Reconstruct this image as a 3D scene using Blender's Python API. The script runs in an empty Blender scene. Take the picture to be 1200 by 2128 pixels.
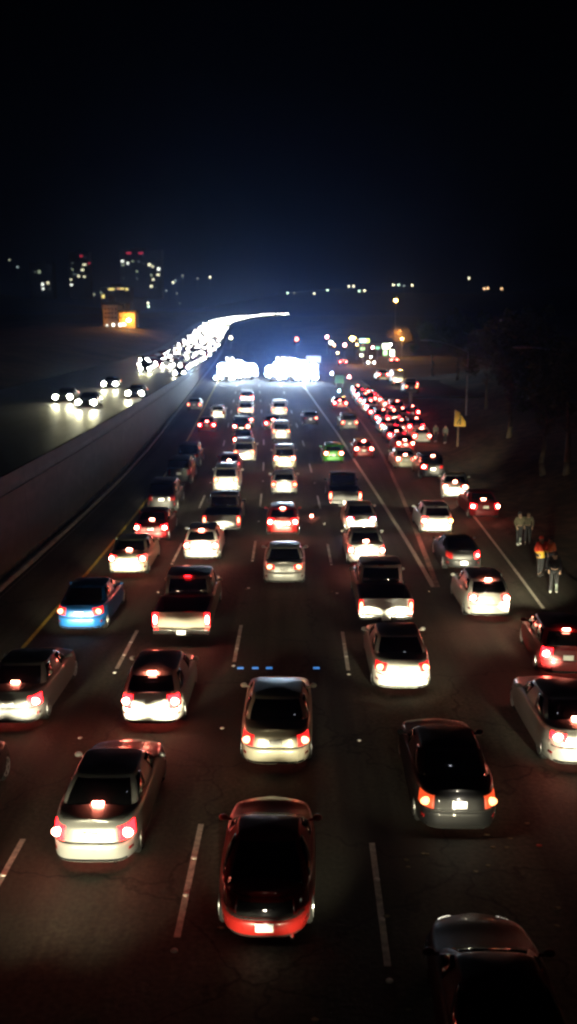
import bpy, bmesh, math, random
from mathutils import Vector, Matrix, Euler
random.seed(7)
R = math.radians
PI = math.pi
sc = bpy.context.scene
COL = sc.collection

# ------------------------------------------------------------------ camera, world, exposure
F, CX, CY, CAMH = 1900.0, 600.0, 1064.0, 10.5
PITCH = math.atan(374.0 / F)
cam_d = bpy.data.cameras.new('camera')
cam = bpy.data.objects.new('camera', cam_d)
COL.objects.link(cam)
cam.location = (0, 0, CAMH)
cam.rotation_euler = (PI / 2 - PITCH, 0, 0)
cam_d.sensor_fit = 'VERTICAL'
cam_d.sensor_height = 24
cam_d.lens = 24 * F / 2128.0
cam_d.clip_start = 0.1
cam_d.clip_end = 9000
cam_d.dof.use_dof = True
cam_d.dof.focus_distance = 24
cam_d.dof.aperture_fstop = (cam_d.lens / 1000) / 0.055
sc.camera = cam

w = bpy.data.worlds.new('World'); sc.world = w; w.use_nodes = True
nt = w.node_tree
sky = nt.nodes.new('ShaderNodeTexSky'); sky.sky_type = 'NISHITA'; sky.sun_disc = False
sky.sun_elevation = R(-4); sky.sun_rotation = R(200)
bg = nt.nodes['Background']; bg.inputs['Strength'].default_value = 0.0005
nt.links.new(sky.outputs[0], bg.inputs['Color'])
moon_d = bpy.data.lights.new('moon', 'SUN'); moon_d.energy = 0.004; moon_d.angle = R(0.5)
moon_d.color = (0.8, 0.85, 1)
moon = bpy.data.objects.new('moon', moon_d); COL.objects.link(moon); moon.rotation_euler = (R(-3), R(8), 0)

sc.view_settings.view_transform = 'Standard'
sc.view_settings.look = 'None'
sc.view_settings.exposure = 0
sc.view_settings.gamma = 1
sc.render.engine = 'CYCLES'
sc.cycles.use_denoising = True
sc.cycles.max_bounces = 5
sc.cycles.diffuse_bounces = 2
sc.cycles.glossy_bounces = 3
sc.cycles.transmission_bounces = 2
sc.cycles.volume_bounces = 0
sc.cycles.sample_clamp_indirect = 3
sc.cycles.use_light_tree = True
sc.cycles.caustics_reflective = False
sc.cycles.caustics_refractive = False
sc.cycles.filter_width = 2.4

# ------------------------------------------------------------------ alignment of the roads
def interp(tab, x):
    if x <= tab[0][0]:
        a, b = tab[0], tab[1]
    elif x >= tab[-1][0]:
        a, b = tab[-2], tab[-1]
    else:
        for a, b in zip(tab, tab[1:]):
            if a[0] <= x <= b[0]: break
    t = (x - a[0]) / (b[0] - a[0])
    return a[1] + (b[1] - a[1]) * t
def smooth_tab(tab, x):
    h = 12 if x < 250 else 30
    return (interp(tab, x - h) + 2 * interp(tab, x) + interp(tab, x + h)) / 4
TXW = [(-60, -13.6), (0, -12.75), (39, -12.35), (66, -12.5), (118, -14.0), (220, -18.2), (317, -23.2), (400, -26.7), (500, -29), (650, -23), (900, -11), (1200, 16), (1700, 110)]
TZO = [(-60, 3.0), (0, 3.2), (39, 3.3), (66, 3.5), (118, 3.8), (220, 4.2), (317, 5.1), (400, 9.2), (500, 15.5), (650, 20.5), (900, 26.5), (1200, 32.7), (1700, 36)]
def XW(D): return smooth_tab(TXW, D)
def ZO(D): return smooth_tab(TZO, D)
def XC(D):
    if D < 90: return -.5 + .03 * D - .00035 * D * D
    if D < 220: return XC(89.999) - .038 * (D - 90)
    return XW(D) + 12.4 + (XC(219.99) - XW(220) - 12.4)
def ZR(D):
    if D < 50: return 0.0
    if D < 80: return .02 / 60 * (D - 50) ** 2
    if D < 220: return .3 + .02 * (D - 80)
    return 3.1 + (ZO(D) - ZO(220)) + 0.0
def slope(f, D): return (f(D + 1) - f(D - 1)) / 2
CO, SI = math.cos(PITCH), math.sin(PITCH)
def ray(px, py):
    a, b = (px - CX) / F, (py - CY) / F
    return a, CO - b * SI, -SI - b * CO
def pick(px, py, zf=ZR, dz=0.0):
    a, dy, dzz = ray(px, py)
    lo, hi = 5.0, 1500.0
    g = lambda t: CAMH + t * dzz - zf(t * dy) - dz
    for _ in range(60):
        m = (lo + hi) / 2
        if g(m) > 0: lo = m
        else: hi = m
    return Vector((a * lo, lo * dy, CAMH + lo * dzz))
def at(px, py, D):
    a, dy, dz = ray(px, py); t = D / dy
    return Vector((a * t, D, CAMH + dz * t))

# ------------------------------------------------------------------ materials
def mat(name, col, rough=.6, metal=0, coat=0, spec=.5):
    m = bpy.data.materials.new(name); m.use_nodes = True
    b = m.node_tree.nodes['Principled BSDF']
    b.inputs['Base Color'].default_value = (*col, 1); b.inputs['Roughness'].default_value = rough
    b.inputs['Metallic'].default_value = metal; b.inputs['Coat Weight'].default_value = coat
    b.inputs['Coat Roughness'].default_value = .08
    b.inputs['Specular IOR Level'].default_value = spec
    return m
def noisy(name, c1, c2, scale, rough=.8, bump=0, detail=6, stretch=(1, 1, 1), lo=.35, hi=.65, scale2=None, c3=None, rvar=0):
    m = mat(name, c1, rough); n = m.node_tree.nodes; l = m.node_tree.links; b = n['Principled BSDF']
    tc = n.new('ShaderNodeTexCoord'); mp = n.new('ShaderNodeMapping'); mp.inputs['Scale'].default_value = stretch
    tx = n.new('ShaderNodeTexNoise'); tx.inputs['Scale'].default_value = scale; tx.inputs['Detail'].default_value = detail
    cr = n.new('ShaderNodeValToRGB'); cr.color_ramp.elements[0].color = (*c1, 1); cr.color_ramp.elements[1].color = (*c2, 1)
    cr.color_ramp.elements[0].position = lo; cr.color_ramp.elements[1].position = hi
    l.new(tc.outputs['Object'], mp.inputs[0]); l.new(mp.outputs[0], tx.inputs['Vector']); l.new(tx.outputs['Fac'], cr.inputs[0])
    out = cr.outputs[0]
    if scale2:
        t2 = n.new('ShaderNodeTexNoise'); t2.inputs['Scale'].default_value = scale2; t2.inputs['Detail'].default_value = 3
        l.new(mp.outputs[0], t2.inputs['Vector'])
        r2 = n.new('ShaderNodeValToRGB'); r2.color_ramp.elements[0].position = .42; r2.color_ramp.elements[1].position = .62
        l.new(t2.outputs['Fac'], r2.inputs[0])
        mx = n.new('ShaderNodeMixRGB'); l.new(r2.outputs[0], mx.inputs[0]); l.new(out, mx.inputs[1]); mx.inputs[2].default_value = (*c3, 1)
        out = mx.outputs[0]
        if rvar:
            mr = n.new('ShaderNodeMapRange'); mr.inputs['To Min'].default_value = rough; mr.inputs['To Max'].default_value = rough - rvar
            l.new(t2.outputs['Fac'], mr.inputs[0]); l.new(mr.outputs[0], b.inputs['Roughness'])
    l.new(out, b.inputs['Base Color'])
    if bump:
        bp = n.new('ShaderNodeBump'); bp.inputs['Strength'].default_value = bump; bp.inputs['Distance'].default_value = .02
        l.new(tx.outputs['Fac'], bp.inputs['Height']); l.new(bp.outputs[0], b.inputs['Normal'])
    return m
def emit(name, col, s, sample=True):
    m = bpy.data.materials.new(name); m.use_nodes = True
    b = m.node_tree.nodes['Principled BSDF']
    b.inputs['Base Color'].default_value = (.02 + col[0] * .2, .02 + col[1] * .2, .02 + col[2] * .2, 1)
    b.inputs['Emission Color'].default_value = (*col, 1); b.inputs['Emission Strength'].default_value = s
    if not sample: m.cycles.emission_sampling = 'NONE'
    return m
M = {}
M['asphalt'] = noisy('asphalt', (.030, .028, .022), (.066, .060, .048), 9, .9, .6, 8, (1, 1, 1), .3, .7, .16, (.030, .026, .022), .18)
def streaks(m, sc_, k=.35, spec=.25):
    n = m.node_tree.nodes; l = m.node_tree.links; b = n['Principled BSDF']
    src = b.inputs['Base Color'].links[0].from_socket
    tc = n.new('ShaderNodeTexCoord'); mp = n.new('ShaderNodeMapping'); mp.inputs['Scale'].default_value = sc_
    tx = n.new('ShaderNodeTexNoise'); tx.inputs['Scale'].default_value = 1; tx.inputs['Detail'].default_value = 5
    l.new(tc.outputs['Object'], mp.inputs[0]); l.new(mp.outputs[0], tx.inputs['Vector'])
    mr = n.new('ShaderNodeMapRange'); mr.inputs['From Min'].default_value = .38; mr.inputs['From Max'].default_value = .62
    mr.inputs['To Min'].default_value = 1 - k; mr.inputs['To Max'].default_value = 1 + k; l.new(tx.outputs['Fac'], mr.inputs[0])
    vo = n.new('ShaderNodeTexVoronoi'); vo.feature = 'DISTANCE_TO_EDGE'; vo.inputs['Scale'].default_value = .22
    nz = n.new('ShaderNodeTexNoise'); nz.inputs['Scale'].default_value = 1.3; nz.inputs['Detail'].default_value = 4
    av = n.new('ShaderNodeMixRGB'); av.blend_type = 'ADD'; av.inputs[0].default_value = 1.2
    l.new(tc.outputs['Object'], nz.inputs['Vector']); l.new(tc.outputs['Object'], av.inputs[1]); l.new(nz.outputs['Color'], av.inputs[2]); l.new(av.outputs[0], vo.inputs['Vector'])
    cm = n.new('ShaderNodeMapRange'); cm.inputs['From Max'].default_value = .012; cm.inputs['To Min'].default_value = .35; l.new(vo.outputs['Distance'], cm.inputs[0])
    mu = n.new('ShaderNodeMath'); mu.operation = 'MULTIPLY'; l.new(mr.outputs[0], mu.inputs[0]); l.new(cm.outputs[0], mu.inputs[1])
    vm = n.new('ShaderNodeVectorMath'); vm.operation = 'SCALE'; l.new(src, vm.inputs[0]); l.new(mu.outputs[0], vm.inputs['Scale'])
    l.new(vm.outputs[0], b.inputs['Base Color']); b.inputs['Specular IOR Level'].default_value = spec
streaks(M['asphalt'], (1.1, .035, 1))
M['asphalt_old'] = noisy('asphalt_old', (.035, .034, .03), (.075, .07, .06), 3, .62, .3, 8, (1, .25, 1), .3, .7, .3, (.04, .04, .036), .2)
M['dirt'] = noisy('dirt', (.03, .022, .015), (.12, .08, .045), 1.3, .95, .6, 8, scale2=.1, c3=(.02, .02, .01))
M['terrain'] = noisy('terrain', (.012, .012, .010), (.03, .028, .02), .05, .95)
M['concrete'] = noisy('concrete', (.022, .018, .017), (.055, .046, .041), .9, .8, .3, 8, (1, 1, 2.5), .3, .75, .35, (.03, .024, .022))
def joints(m, period, wd):
    n = m.node_tree.nodes; l = m.node_tree.links; b = n['Principled BSDF']
    src = b.inputs['Base Color'].links[0].from_socket
    tc = n.new('ShaderNodeTexCoord'); se = n.new('ShaderNodeSeparateXYZ'); l.new(tc.outputs['Object'], se.inputs[0])
    mo = n.new('ShaderNodeMath'); mo.operation = 'MODULO'; mo.inputs[1].default_value = period; l.new(se.outputs[1], mo.inputs[0])
    gt = n.new('ShaderNodeMath'); gt.operation = 'GREATER_THAN'; gt.inputs[1].default_value = wd; l.new(mo.outputs[0], gt.inputs[0])
    mr = n.new('ShaderNodeMapRange'); mr.inputs['To Min'].default_value = .25; l.new(gt.outputs[0], mr.inputs[0])
    vm = n.new('ShaderNodeVectorMath'); vm.operation = 'SCALE'; l.new(src, vm.inputs[0]); l.new(mr.outputs[0], vm.inputs['Scale'])
    l.new(vm.outputs[0], b.inputs['Base Color'])
joints(M['concrete'], 6.1, .09)
M['kerb'] = noisy('kerb', (.12, .11, .10), (.22, .2, .18), 3, .8, .2)
M['paint_white'] = noisy('paint_white', (.32, .31, .28), (.62, .6, .52), 7, .55, .1)
M['paint_yellow'] = noisy('paint_yellow', (.45, .28, .04), (.7, .48, .07), 6, .55, .1)
M['paint_old'] = noisy('paint_old', (.07, .055, .045), (.28, .18, .14), 3, .6, .1)
M['ceramic'] = mat('ceramic', (.8, .78, .7), .3)
M['glass'] = mat('glass', (.006, .006, .007), .04, 0, 0, .5)
M['black'] = mat('black_plastic', (.012, .012, .012), .5)
M['matte'] = mat('matte_black', (.012, .012, .012), .95, spec=.08)
M['rubber'] = noisy('rubber', (.006, .006, .006), (.014, .014, .014), 20, .8)
M['rim'] = mat('rim', (.45, .45, .46), .3, .8)
M['chrome'] = mat('chrome', (.7, .7, .7), .12, 1)
M['plate'] = noisy('plate', (.72, .72, .70), (.85, .85, .82), 14, .4)
M['steel'] = noisy('steel', (.22, .22, .22), (.36, .36, .35), 6, .5)
M['lens_off'] = mat('lens_off', (.16, .006, .006), .12, 0, .6)
M['lens_clear'] = mat('lens_clear', (.35, .36, .36), .15, 0, .5)
M['lens_on'] = emit('lens_on', (1, .015, .015), 2)
M['lens_brake'] = emit('lens_brake', (1, .008, .012), 15)
M['bulb_on'] = emit('bulb_on', (1, .22, .10), 14)
M['bulb_brake'] = emit('bulb_brake', (1, .22, .14), 110)
M['lens_far'] = emit('lens_far', (1, .01, .02), 32)
M['bulb_far'] = emit('bulb_far', (1, .13, .09), 90)
M['bulb_blue'] = emit('bulb_blue', (.75, .7, 1), 60)
M['amber_lens'] = emit('amber_lens', (1, .09, .02), 1.0)
M['amber_bulb'] = emit('amber_bulb', (1, .30, .10), 7)
M['amber'] = emit('amber', (1, .42, .08), 60)
M['head'] = emit('head', (1, .93, .74), 6)
M['head_far'] = emit('head_far', (1, .95, .76), 75, False)
M['head_near'] = emit('head_near', (1, .96, .70), 260)
PAINTS = {}
def paint(name, col, metal=.25, rough=.33, coat=.5):
    if name not in PAINTS:
        PAINTS[name] = noisy('paint_' + name, tuple(c * .93 for c in col), col, 2.2, rough)
        b = PAINTS[name].node_tree.nodes['Principled BSDF']
        b.inputs['Metallic'].default_value = metal; b.inputs['Coat Weight'].default_value = coat; b.inputs['Coat Roughness'].default_value = .06
    return PAINTS[name]
def _m():
    b = PAINTS['maroon'].node_tree.nodes['Principled BSDF']; b.inputs['Coat Weight'].default_value = .06; b.inputs['Specular IOR Level'].default_value = .1
for nme, c, mt in (('black', (.008, .008, .009), 0), ('white', (.72, .71, .66), 0), ('silver', (.48, .48, .46), .35), ('champagne', (.50, .47, .36), .2),
               ('beige', (.42, .38, .30), .2), ('red', (.24, .010, .008), .1), ('darkred', (.12, .006, .008), .2), ('maroon', (.03, .002, .002), 0), ('blue', (.012, .11, .36), .2),
               ('green', (.05, .30, .03), .1), ('grey', (.12, .12, .12), .3), ('darkblue', (.01, .015, .04), .2)):
    paint(nme, c, mt)
    if max(c) < .13:
        b = PAINTS[nme].node_tree.nodes['Principled BSDF']; b.inputs['Metallic'].default_value = 0; b.inputs['Roughness'].default_value = .5; b.inputs['Specular IOR Level'].default_value = .2; b.inputs['Coat Weight'].default_value = .25; b.inputs['Coat Roughness'].default_value = .03

_m()

# ------------------------------------------------------------------ mesh helpers
def tag(o, label=None, cat=None, group=None, kind=None):
    if label: o['label'] = label
    if cat: o['category'] = cat
    if group: o['group'] = group
    if kind: o['kind'] = kind
    return o
def mesh_from(name, verts, faces, smooth=True):
    me = bpy.data.meshes.new(name); me.from_pydata(verts, [], faces)
    bm = bmesh.new(); bm.from_mesh(me)
    bmesh.ops.remove_doubles(bm, verts=bm.verts, dist=.0004)
    bmesh.ops.recalc_face_normals(bm, faces=bm.faces)
    bm.to_mesh(me); bm.free()
    if smooth:
        for p in me.polygons: p.use_smooth = True
    return me
def bm_mesh(name, bm, smooth=False):
    me = bpy.data.meshes.new(name); bm.to_mesh(me); bm.free()
    if smooth:
        for p in me.polygons: p.use_smooth = True
    return me
def obj(name, me, m, parent=None, loc=None):
    o = bpy.data.objects.new(name, me); COL.objects.link(o)
    if len(me.materials) == 0: me.materials.append(m)
    o.material_slots[0].link = 'OBJECT'; o.material_slots[0].material = m
    if parent: o.parent = parent
    if loc is not None: o.location = loc
    return o
def empty(name, loc=(0, 0, 0), rz=0):
    o = bpy.data.objects.new(name, None); COL.objects.link(o); o.location = loc; o.rotation_euler = (0, 0, rz)
    o.empty_display_size = .3
    return o
def box(bm, x0, x1, y0, y1, z0, z1, bevel=0, rot=None):
    g = bmesh.ops.create_cube(bm, size=1)
    vs = g['verts']
    for v in vs:
        v.co = Vector(((x0 + x1) / 2 + v.co.x * (x1 - x0), (y0 + y1) / 2 + v.co.y * (y1 - y0), (z0 + z1) / 2 + v.co.z * (z1 - z0)))
    if bevel:
        es = list({e for v in vs for e in v.link_edges})
        bmesh.ops.bevel(bm, geom=es, offset=bevel, segments=2, affect='EDGES', profile=.6)
def tube(bm, p0, p1, r0, r1, seg=10):
    p0, p1 = Vector(p0), Vector(p1); d = p1 - p0
    q = d.to_track_quat('Z', 'Y').to_matrix().to_4x4()
    bmesh.ops.create_cone(bm, cap_ends=True, segments=seg, radius1=r0, radius2=r1, depth=d.length, matrix=Matrix.Translation((p0 + p1) / 2) @ q)
def ball(bm, c, r, s=(1, 1, 1), u=12, v=8):
    bmesh.ops.create_uvsphere(bm, u_segments=u, v_segments=v, radius=r, matrix=Matrix.Translation(Vector(c)) @ Matrix.Diagonal((*s, 1)))
def grid_faces(nu, nv, wrap=False):
    f = []
    for i in range(nu - (0 if wrap else 1)):
        for j in range(nv - 1):
            a, b = i * nv + j, ((i + 1) % nu) * nv + j
            f.append((a, b, b + 1, a + 1))
    return f

# ------------------------------------------------------------------ car shapes
def sp(v, p): return math.copysign(abs(v) ** p, v)
def lerp(a, b, t): return a + (b - a) * t
def cosint(tab, x):
    if x <= tab[0][0]: return tab[0][1]
    for a, b in zip(tab, tab[1:]):
        if x <= b[0]:
            t = (x - a[0]) / (b[0] - a[0]); t = t * t * (3 - 2 * t)
            return a[1] + (b[1] - a[1]) * t
    return tab[-1][1]
# v profile of the side wall: (v, z fraction, side inset, end inset)
PROF = [(0, 0, .10, .10), (.10, .03, .03, .03), (.2, .13, .012, .005), (.42, .42, .0, .0), (.5, .50, .0, .012), (.53, .53, .004, .05),
        (.7, .68, .012, .07), (.86, .86, .035, .10), (.94, .95, .055, .135), (1.0, 1.0, .095, .19)]
def prof(v):
    for a, b in zip(PROF, PROF[1:]):
        if v <= b[0] + 1e-9:
            t = (v - a[0]) / (b[0] - a[0])
            return tuple(lerp(a[k], b[k], t) for k in (1, 2, 3))
    return PROF[-1][1:]
class Car:
    def __init__(s, L, hw, roof, belt, gh, tops, n=5.0, wr=.33, z0=.2, wheels=None, bed=None, ghw=.90, rhw=.70, bulge=.0, flat=0.3):
        s.L, s.hw, s.roof, s.belt, s.gh, s.tops, s.n, s.wr, s.z0, s.bed = L, hw, roof, belt, gh, tops, n, wr, z0, bed
        s.ghw, s.rhw, s.flat = ghw, rhw, flat
        s.wheels = wheels or (.85, L - .88)
        s.y0 = bed or 0.0
        s.cache = {}
    def body(s, ph, v, off=0.0):
        n = s.n; y0, y1 = s.y0, s.L
        cy, hl = (y0 + y1) / 2, (y1 - y0) / 2
        vv = min(v, 1.0)
        zf, ix, iy = prof(vv)
        if s.bed: iyr = .02
        else: iyr = iy * s.flat / .3
        c, sn = math.cos(ph), math.sin(ph)
        iye = iyr if sn < 0 else iy * 1.5
        x = (s.hw - ix + off) * sp(c, 2 / n)
        y = cy + (hl - iye + off) * sp(sn, 2 / (n if sn > 0 else n * 1.15))
        t = (y - cy) / hl
        x *= 1 - .055 * abs(t) ** 3
        fr = (y) / s.L
        zt = cosint(s.belt, fr)
        z = s.z0 + (zt - s.z0) * zf
        if v > 1:
            k = 2 - v
            x *= k
            z = zt + .045 * (1 - k * k) + .012 * (1 - k ** 8)
            z += off
        return (x, y, z)
    def width_at(s, y):
        return s.body(min((R(a / 8) for a in range(-712, 713)), key=lambda t: abs(s.body(t, .42)[1] - y)), .42)[0]
    def green(s, ph, v, off=0.0):
        n = 6.0
        t = min(v, 1.0)
        yb = lerp(s.gh[0], s.tops[0], t); yf = lerp(s.gh[1], s.tops[1], t)
        bul = math.sin(t * PI) * .035
        hw = s.hw * lerp(s.ghw, s.rhw, t ** 1.15) + bul * .6
        c, sn = math.cos(ph), math.sin(ph)
        cy, hl = (yb + yf) / 2, (yf - yb) / 2 + bul
        x = (hw + off) * sp(c, 2 / n)
        bow = 1 + .05 * (1 - abs(sp(c, 2 / n)) ** 2) * (1 if True else 0)
        y = cy + (hl * bow + off) * sp(sn, 2 / n)
        zb = cosint(s.belt, max(0, min(1, y / s.L))) - .03
        z = lerp(zb, s.roof - .05, t) + off * t * .6
        if v > 1:
            k = 2 - v
            x *= k; y = cy + (y - cy) * k
            z = s.roof - .05 + .05 * (1 - k ** 2.2) + off
        return (x, y, z)
    def surf(s, name, fn, vs, nph=64):
        if name in s.cache: return s.cache[name]
        V = [fn(-PI + 2 * PI * i / nph, v) for i in range(nph) for v in vs]
        s.cache[name] = mesh_from(name, V, grid_faces(nph, len(vs), True)); return s.cache[name]
    def patch(s, name, fn, p0, p1, v0, v1, off, nu=10, nv=5, both=False):
        if name in s.cache: return s.cache[name]
        V, Fc = [], []
        nu += 1; nv += 1
        base = 0
        for o_ in (off, -.02):
            V += [fn(R(lerp(p0, p1, i / (nu - 1))), lerp(v0, v1, j / (nv - 1)), o_) for i in range(nu) for j in range(nv)]
        k = nu * nv
        g = grid_faces(nu, nv); Fc += g + [tuple(k + a for a in f) for f in g]
        for i in range(nu - 1):
            for j in (0, nv - 1):
                a, b = i * nv + j, (i + 1) * nv + j
                Fc.append((a, b, b + k, a + k))
        for j in range(nv - 1):
            for i in (0, nu - 1):
                a, b = i * nv + j, i * nv + j + 1
                Fc.append((a, b, b + k, a + k))
        s.cache[name] = mesh_from(name, V, Fc); return s.cache[name]
VB = [0, .05, .1, .2, .3, .42, .5, .53, .6, .7, .8, .86, .94, 1.0, 1.03, 1.08, 1.2, 1.4, 1.6, 1.8, 2.0]
VG = [0, .1, .3, .5, .7, .85, .94, 1.0, 1.04, 1.12, 1.3, 1.6, 1.85, 2.0]
KINDS = {
    'sedan': Car(4.7, .91, 1.44, [(0, .99), (.2, 1.0), (.7, .95), (.82, .87), (1, .66)], (.72, 3.40), (1.42, 2.62)),
    'coupe': Car(4.35, .90, 1.30, [(0, .86), (.12, .93), (.6, .90), (.8, .80), (1, .60)], (.42, 3.02), (1.55, 2.30), n=3.6, rhw=.64, flat=.42),
    'hatch': Car(4.15, .89, 1.50, [(0, 1.0), (.3, 1.0), (.68, .97), (.82, .88), (1, .68)], (.14, 3.05), (.62, 2.3), flat=.15),
    'suv': Car(4.75, .94, 1.78, [(0, 1.12), (.3, 1.1), (.68, 1.08), (.85, 1.0), (1, .80)], (.06, 3.45), (.36, 2.75), wr=.37, z0=.26, rhw=.78, flat=.10),
    'van': Car(5.0, .97, 1.76, [(0, 1.08), (.3, 1.05), (.7, 1.02), (.85, .92), (1, .70)], (.06, 4.1), (.32, 3.1), wr=.34, rhw=.78, flat=.10),
    'pickup': Car(5.7, .98, 1.86, [(0, 1.12), (.3, 1.12), (.7, 1.1), (.85, 1.06), (1, .86)], (2.02, 4.25), (2.16, 3.6), wr=.40, z0=.34, n=7, bed=1.95, rhw=.80),
}
def cyl_mesh(name, r, wd, bev=.03, seg=24):
    bm = bmesh.new()
    bmesh.ops.create_cone(bm, cap_ends=True, segments=seg, radius1=r, radius2=r, depth=wd, matrix=Matrix.Rotation(PI / 2, 4, 'Y'))
    es = [e for e in bm.edges if len(e.link_faces) == 2 and any(len(f.verts) > 4 for f in e.link_faces)]
    bmesh.ops.bevel(bm, geom=es, offset=bev, segments=2, affect='EDGES')
    return bm_mesh(name, bm, True)
def rim_mesh(r):
    bm = bmesh.new()
    g = bmesh.ops.create_cone(bm, cap_ends=True, segments=20, radius1=r * .22, radius2=r * .2, depth=.05, matrix=Matrix.Rotation(PI / 2, 4, 'Y'))
    for k in range(5):
        a = k * 2 * PI / 5
        tube(bm, (0, 0, 0), (0, r * math.cos(a), r * math.sin(a)), r * .13, r * .10, 6)
    n = 24
    ring = []
    for i in range(n):
        a = 2 * PI * i / n
        ring.append([bm.verts.new((x, rr * math.cos(a), rr * math.sin(a))) for x, rr in ((.02, r), (.02, r * .88), (-.03, r * .88), (-.03, r))])
    for i in range(n):
        for j in range(4):
            bm.faces.new((ring[i][j], ring[i][(j + 1) % 4], ring[(i + 1) % n][(j + 1) % 4], ring[(i + 1) % n][j]))
    bmesh.ops.recalc_face_normals(bm, faces=bm.faces)
    return bm_mesh('rim', bm)
def cached(K, name, fn):
    if name not in K.cache: K.cache[name] = fn()
    return K.cache[name]
def simple(name, fn, smooth=False):
    bm = bmesh.new(); fn(bm); return bm_mesh(name, bm, smooth)

BEAMS = 0
def beam(parent, x, y, z, power, col=(1, .91, .60), back=False, down=6, size=16, name='headlight_beam'):
    global BEAMS
    key = (name, round(power), size, col)
    d = LIGHTS.get(key)
    if not d:
        d = bpy.data.lights.new(name, 'SPOT'); d.energy = power; d.color = col
        d.spot_size = R(size); d.spot_blend = 1.0; d.shadow_soft_size = .07
        LIGHTS[key] = d
    o = bpy.data.objects.new(name, d); COL.objects.link(o); o.parent = parent
    o.location = (x, y, z)
    o.rotation_euler = (R(90 - down), 0, PI if back else 0)
    o.scale = (2.8, 1, 1)
    BEAMS += 1
    return o
LIGHTS = {}
HEADW = 2900

def make_car(kind, col, label, tail='on', loc=None, rz=0, group=None, cat='car', right=None, detail=2, beams=True, third=True, head=True, name=None, glass=True, plate_lit=0, trim=None, front_lit=False, tailm=None, power=None, bdown=3, bsize=18, spoiler=False):
    K = KINDS[kind]
    root = empty(name or {'pickup': 'pickup_truck', 'suv': 'parked_suv' if tail == 'off' else 'suv', 'van': 'minivan'}.get(kind, kind + ('_car' if kind != 'sedan' else '')), loc, rz)
    tag(root, label, cat, group)
    P = PAINTS[col]
    body = obj('body', K.surf('body', K.body, VB), P, root)
    cabin = obj('cabin', K.surf('cabin', K.green, VG), P, root)
    G = M['glass']
    sed = kind in ('sedan', 'coupe')
    v0, v1 = (.04, .90) if sed else (.12, .86)
    obj('rear_window', K.patch('rear_window', K.green, -123 if sed else -120, -57 if sed else -60, v0, v1, .008), G, root)
    obj('windscreen', K.patch('windscreen', K.green, 56, 124, .03, .93, .008), G, root)
    for sd, (a, b) in (('r', (-30, -2)), ('l', (182, 210))):
        obj('side_window', K.patch('sw1' + sd, K.green, a, b, .1, .86, .008, 6, 4), G, root)
    for sd, (a, b) in (('r', (2, 32)), ('l', (148, 178))):
        obj('side_window', K.patch('sw2' + sd, K.green, a, b, .1, .86, .008, 6, 4), G, root)
    # rear lamps
    style = len(label) % 3
    def lens_mat(t): return {'off': M['lens_off'], 'on': M['lens_on'], 'brake': M['lens_brake'], 'far': M['lens_far'], 'blue': M['lens_brake'], 'amber': M['amber_lens'], 'amberhot': M['amber_lens']}[t]
    def bulb_mat(t): return {'off': None, 'on': M['bulb_on'], 'brake': M['bulb_brake'], 'far': M['bulb_far'], 'blue': M['bulb_blue'], 'amber': M['amber_bulb'], 'amberhot': M['amber']}[t]
    if kind == 'pickup':
        bm_fn = lambda bm: (box(bm, -.97, -.87, .02, 1.97, .42, 1.12, .02), box(bm, .87, .97, .02, 1.97, .42, 1.12, .02), box(bm, -.868, .868, .06, 1.93, .44, .52, 0), box(bm, -.866, .866, 1.86, 1.94, .524, 1.12, .01))
        obj('bed', cached(K, 'bed', lambda: simple('bed', bm_fn)), P, root)
        obj('tailgate', cached(K, 'tailgate', lambda: simple('tailgate', lambda bm: (box(bm, -.867, .867, .005, .075, .56, 1.115, .01), box(bm, -.12, .12, -.012, .003, .93, .98, .008)))), P, root)
        obj('bumper', cached(K, 'bumper', lambda: simple('bumper', lambda bm: (box(bm, -.96, -.30, -.17, .0, .36, .545, .04), box(bm, .30, .96, -.17, .0, .36, .545, .04), box(bm, -.298, .298, -.13, .0, .36, .50, .02)))), M['chrome'] if trim is None else PAINTS[trim], root)
        obj('bed_liner', cached(K, 'liner', lambda: simple('bed_liner', lambda bm: box(bm, -.86, .86, .085, 1.85, .525, .56, 0))), M['matte'], root)
    for side in (-1, 1):
        st = tail if (side < 0 or right is None) else right
        if kind == 'pickup':
            x0, x1 = (.805, .975) if side > 0 else (-.975, -.805)
            me = cached(K, 'lamp%d' % side, lambda: simple('taillight', lambda bm: box(bm, x0, x1, -.05, .003, .60, 1.08, .02)))
            me2 = cached(K, 'bulb%d' % side, lambda: simple('bulb', lambda bm: ball(bm, (side * .89, -.055, .86), .075, (.8, .35, 2.0))))
        else:
            if kind in ('suv', 'van', 'hatch'): pa, va, vb = (15, 50), .56, .97
            elif kind == 'coupe': pa, va, vb = (22, 52), .60, .93
            else: pa, va, vb = (((14, 52), .64, .93), ((10, 44), .74, .92), ((18, 55), .58, .90))[style]
            if kind in ('suv', 'van', 'hatch') and style: pa, va, vb = (((12, 46), .70, .95), ((20, 52), .50, .95))[style - 1]
            if side > 0: a, b = -90 + pa[0], -90 + pa[1]
            else: a, b = -90 - pa[1], -90 - pa[0]
            me = K.patch('taillight%d_%d' % (side, style), K.body, a, b, va, vb, .012, 10, 4)
            cc = K.body(R(-90 + side * (pa[0] + .42 * (pa[1] - pa[0]))), (va + vb) / 2, .02)
            me2 = cached(K, 'bulb%d_%d' % (side, style), lambda: simple('bulb', lambda bm: ball(bm, cc, .115 if kind != 'coupe' else .06, (1.05, .45, .8)), True))
        tl = obj('taillight', me, lens_mat(st), root)
        bmt = bulb_mat(st)
        if bmt:
            obj('bulb', me2, bmt, tl)
    if kind == 'coupe':
        obj('tail_panel', K.patch('tail_panel', K.body, -130, -50, .56, .97, .006, 20, 4), M['black'], root)
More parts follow.
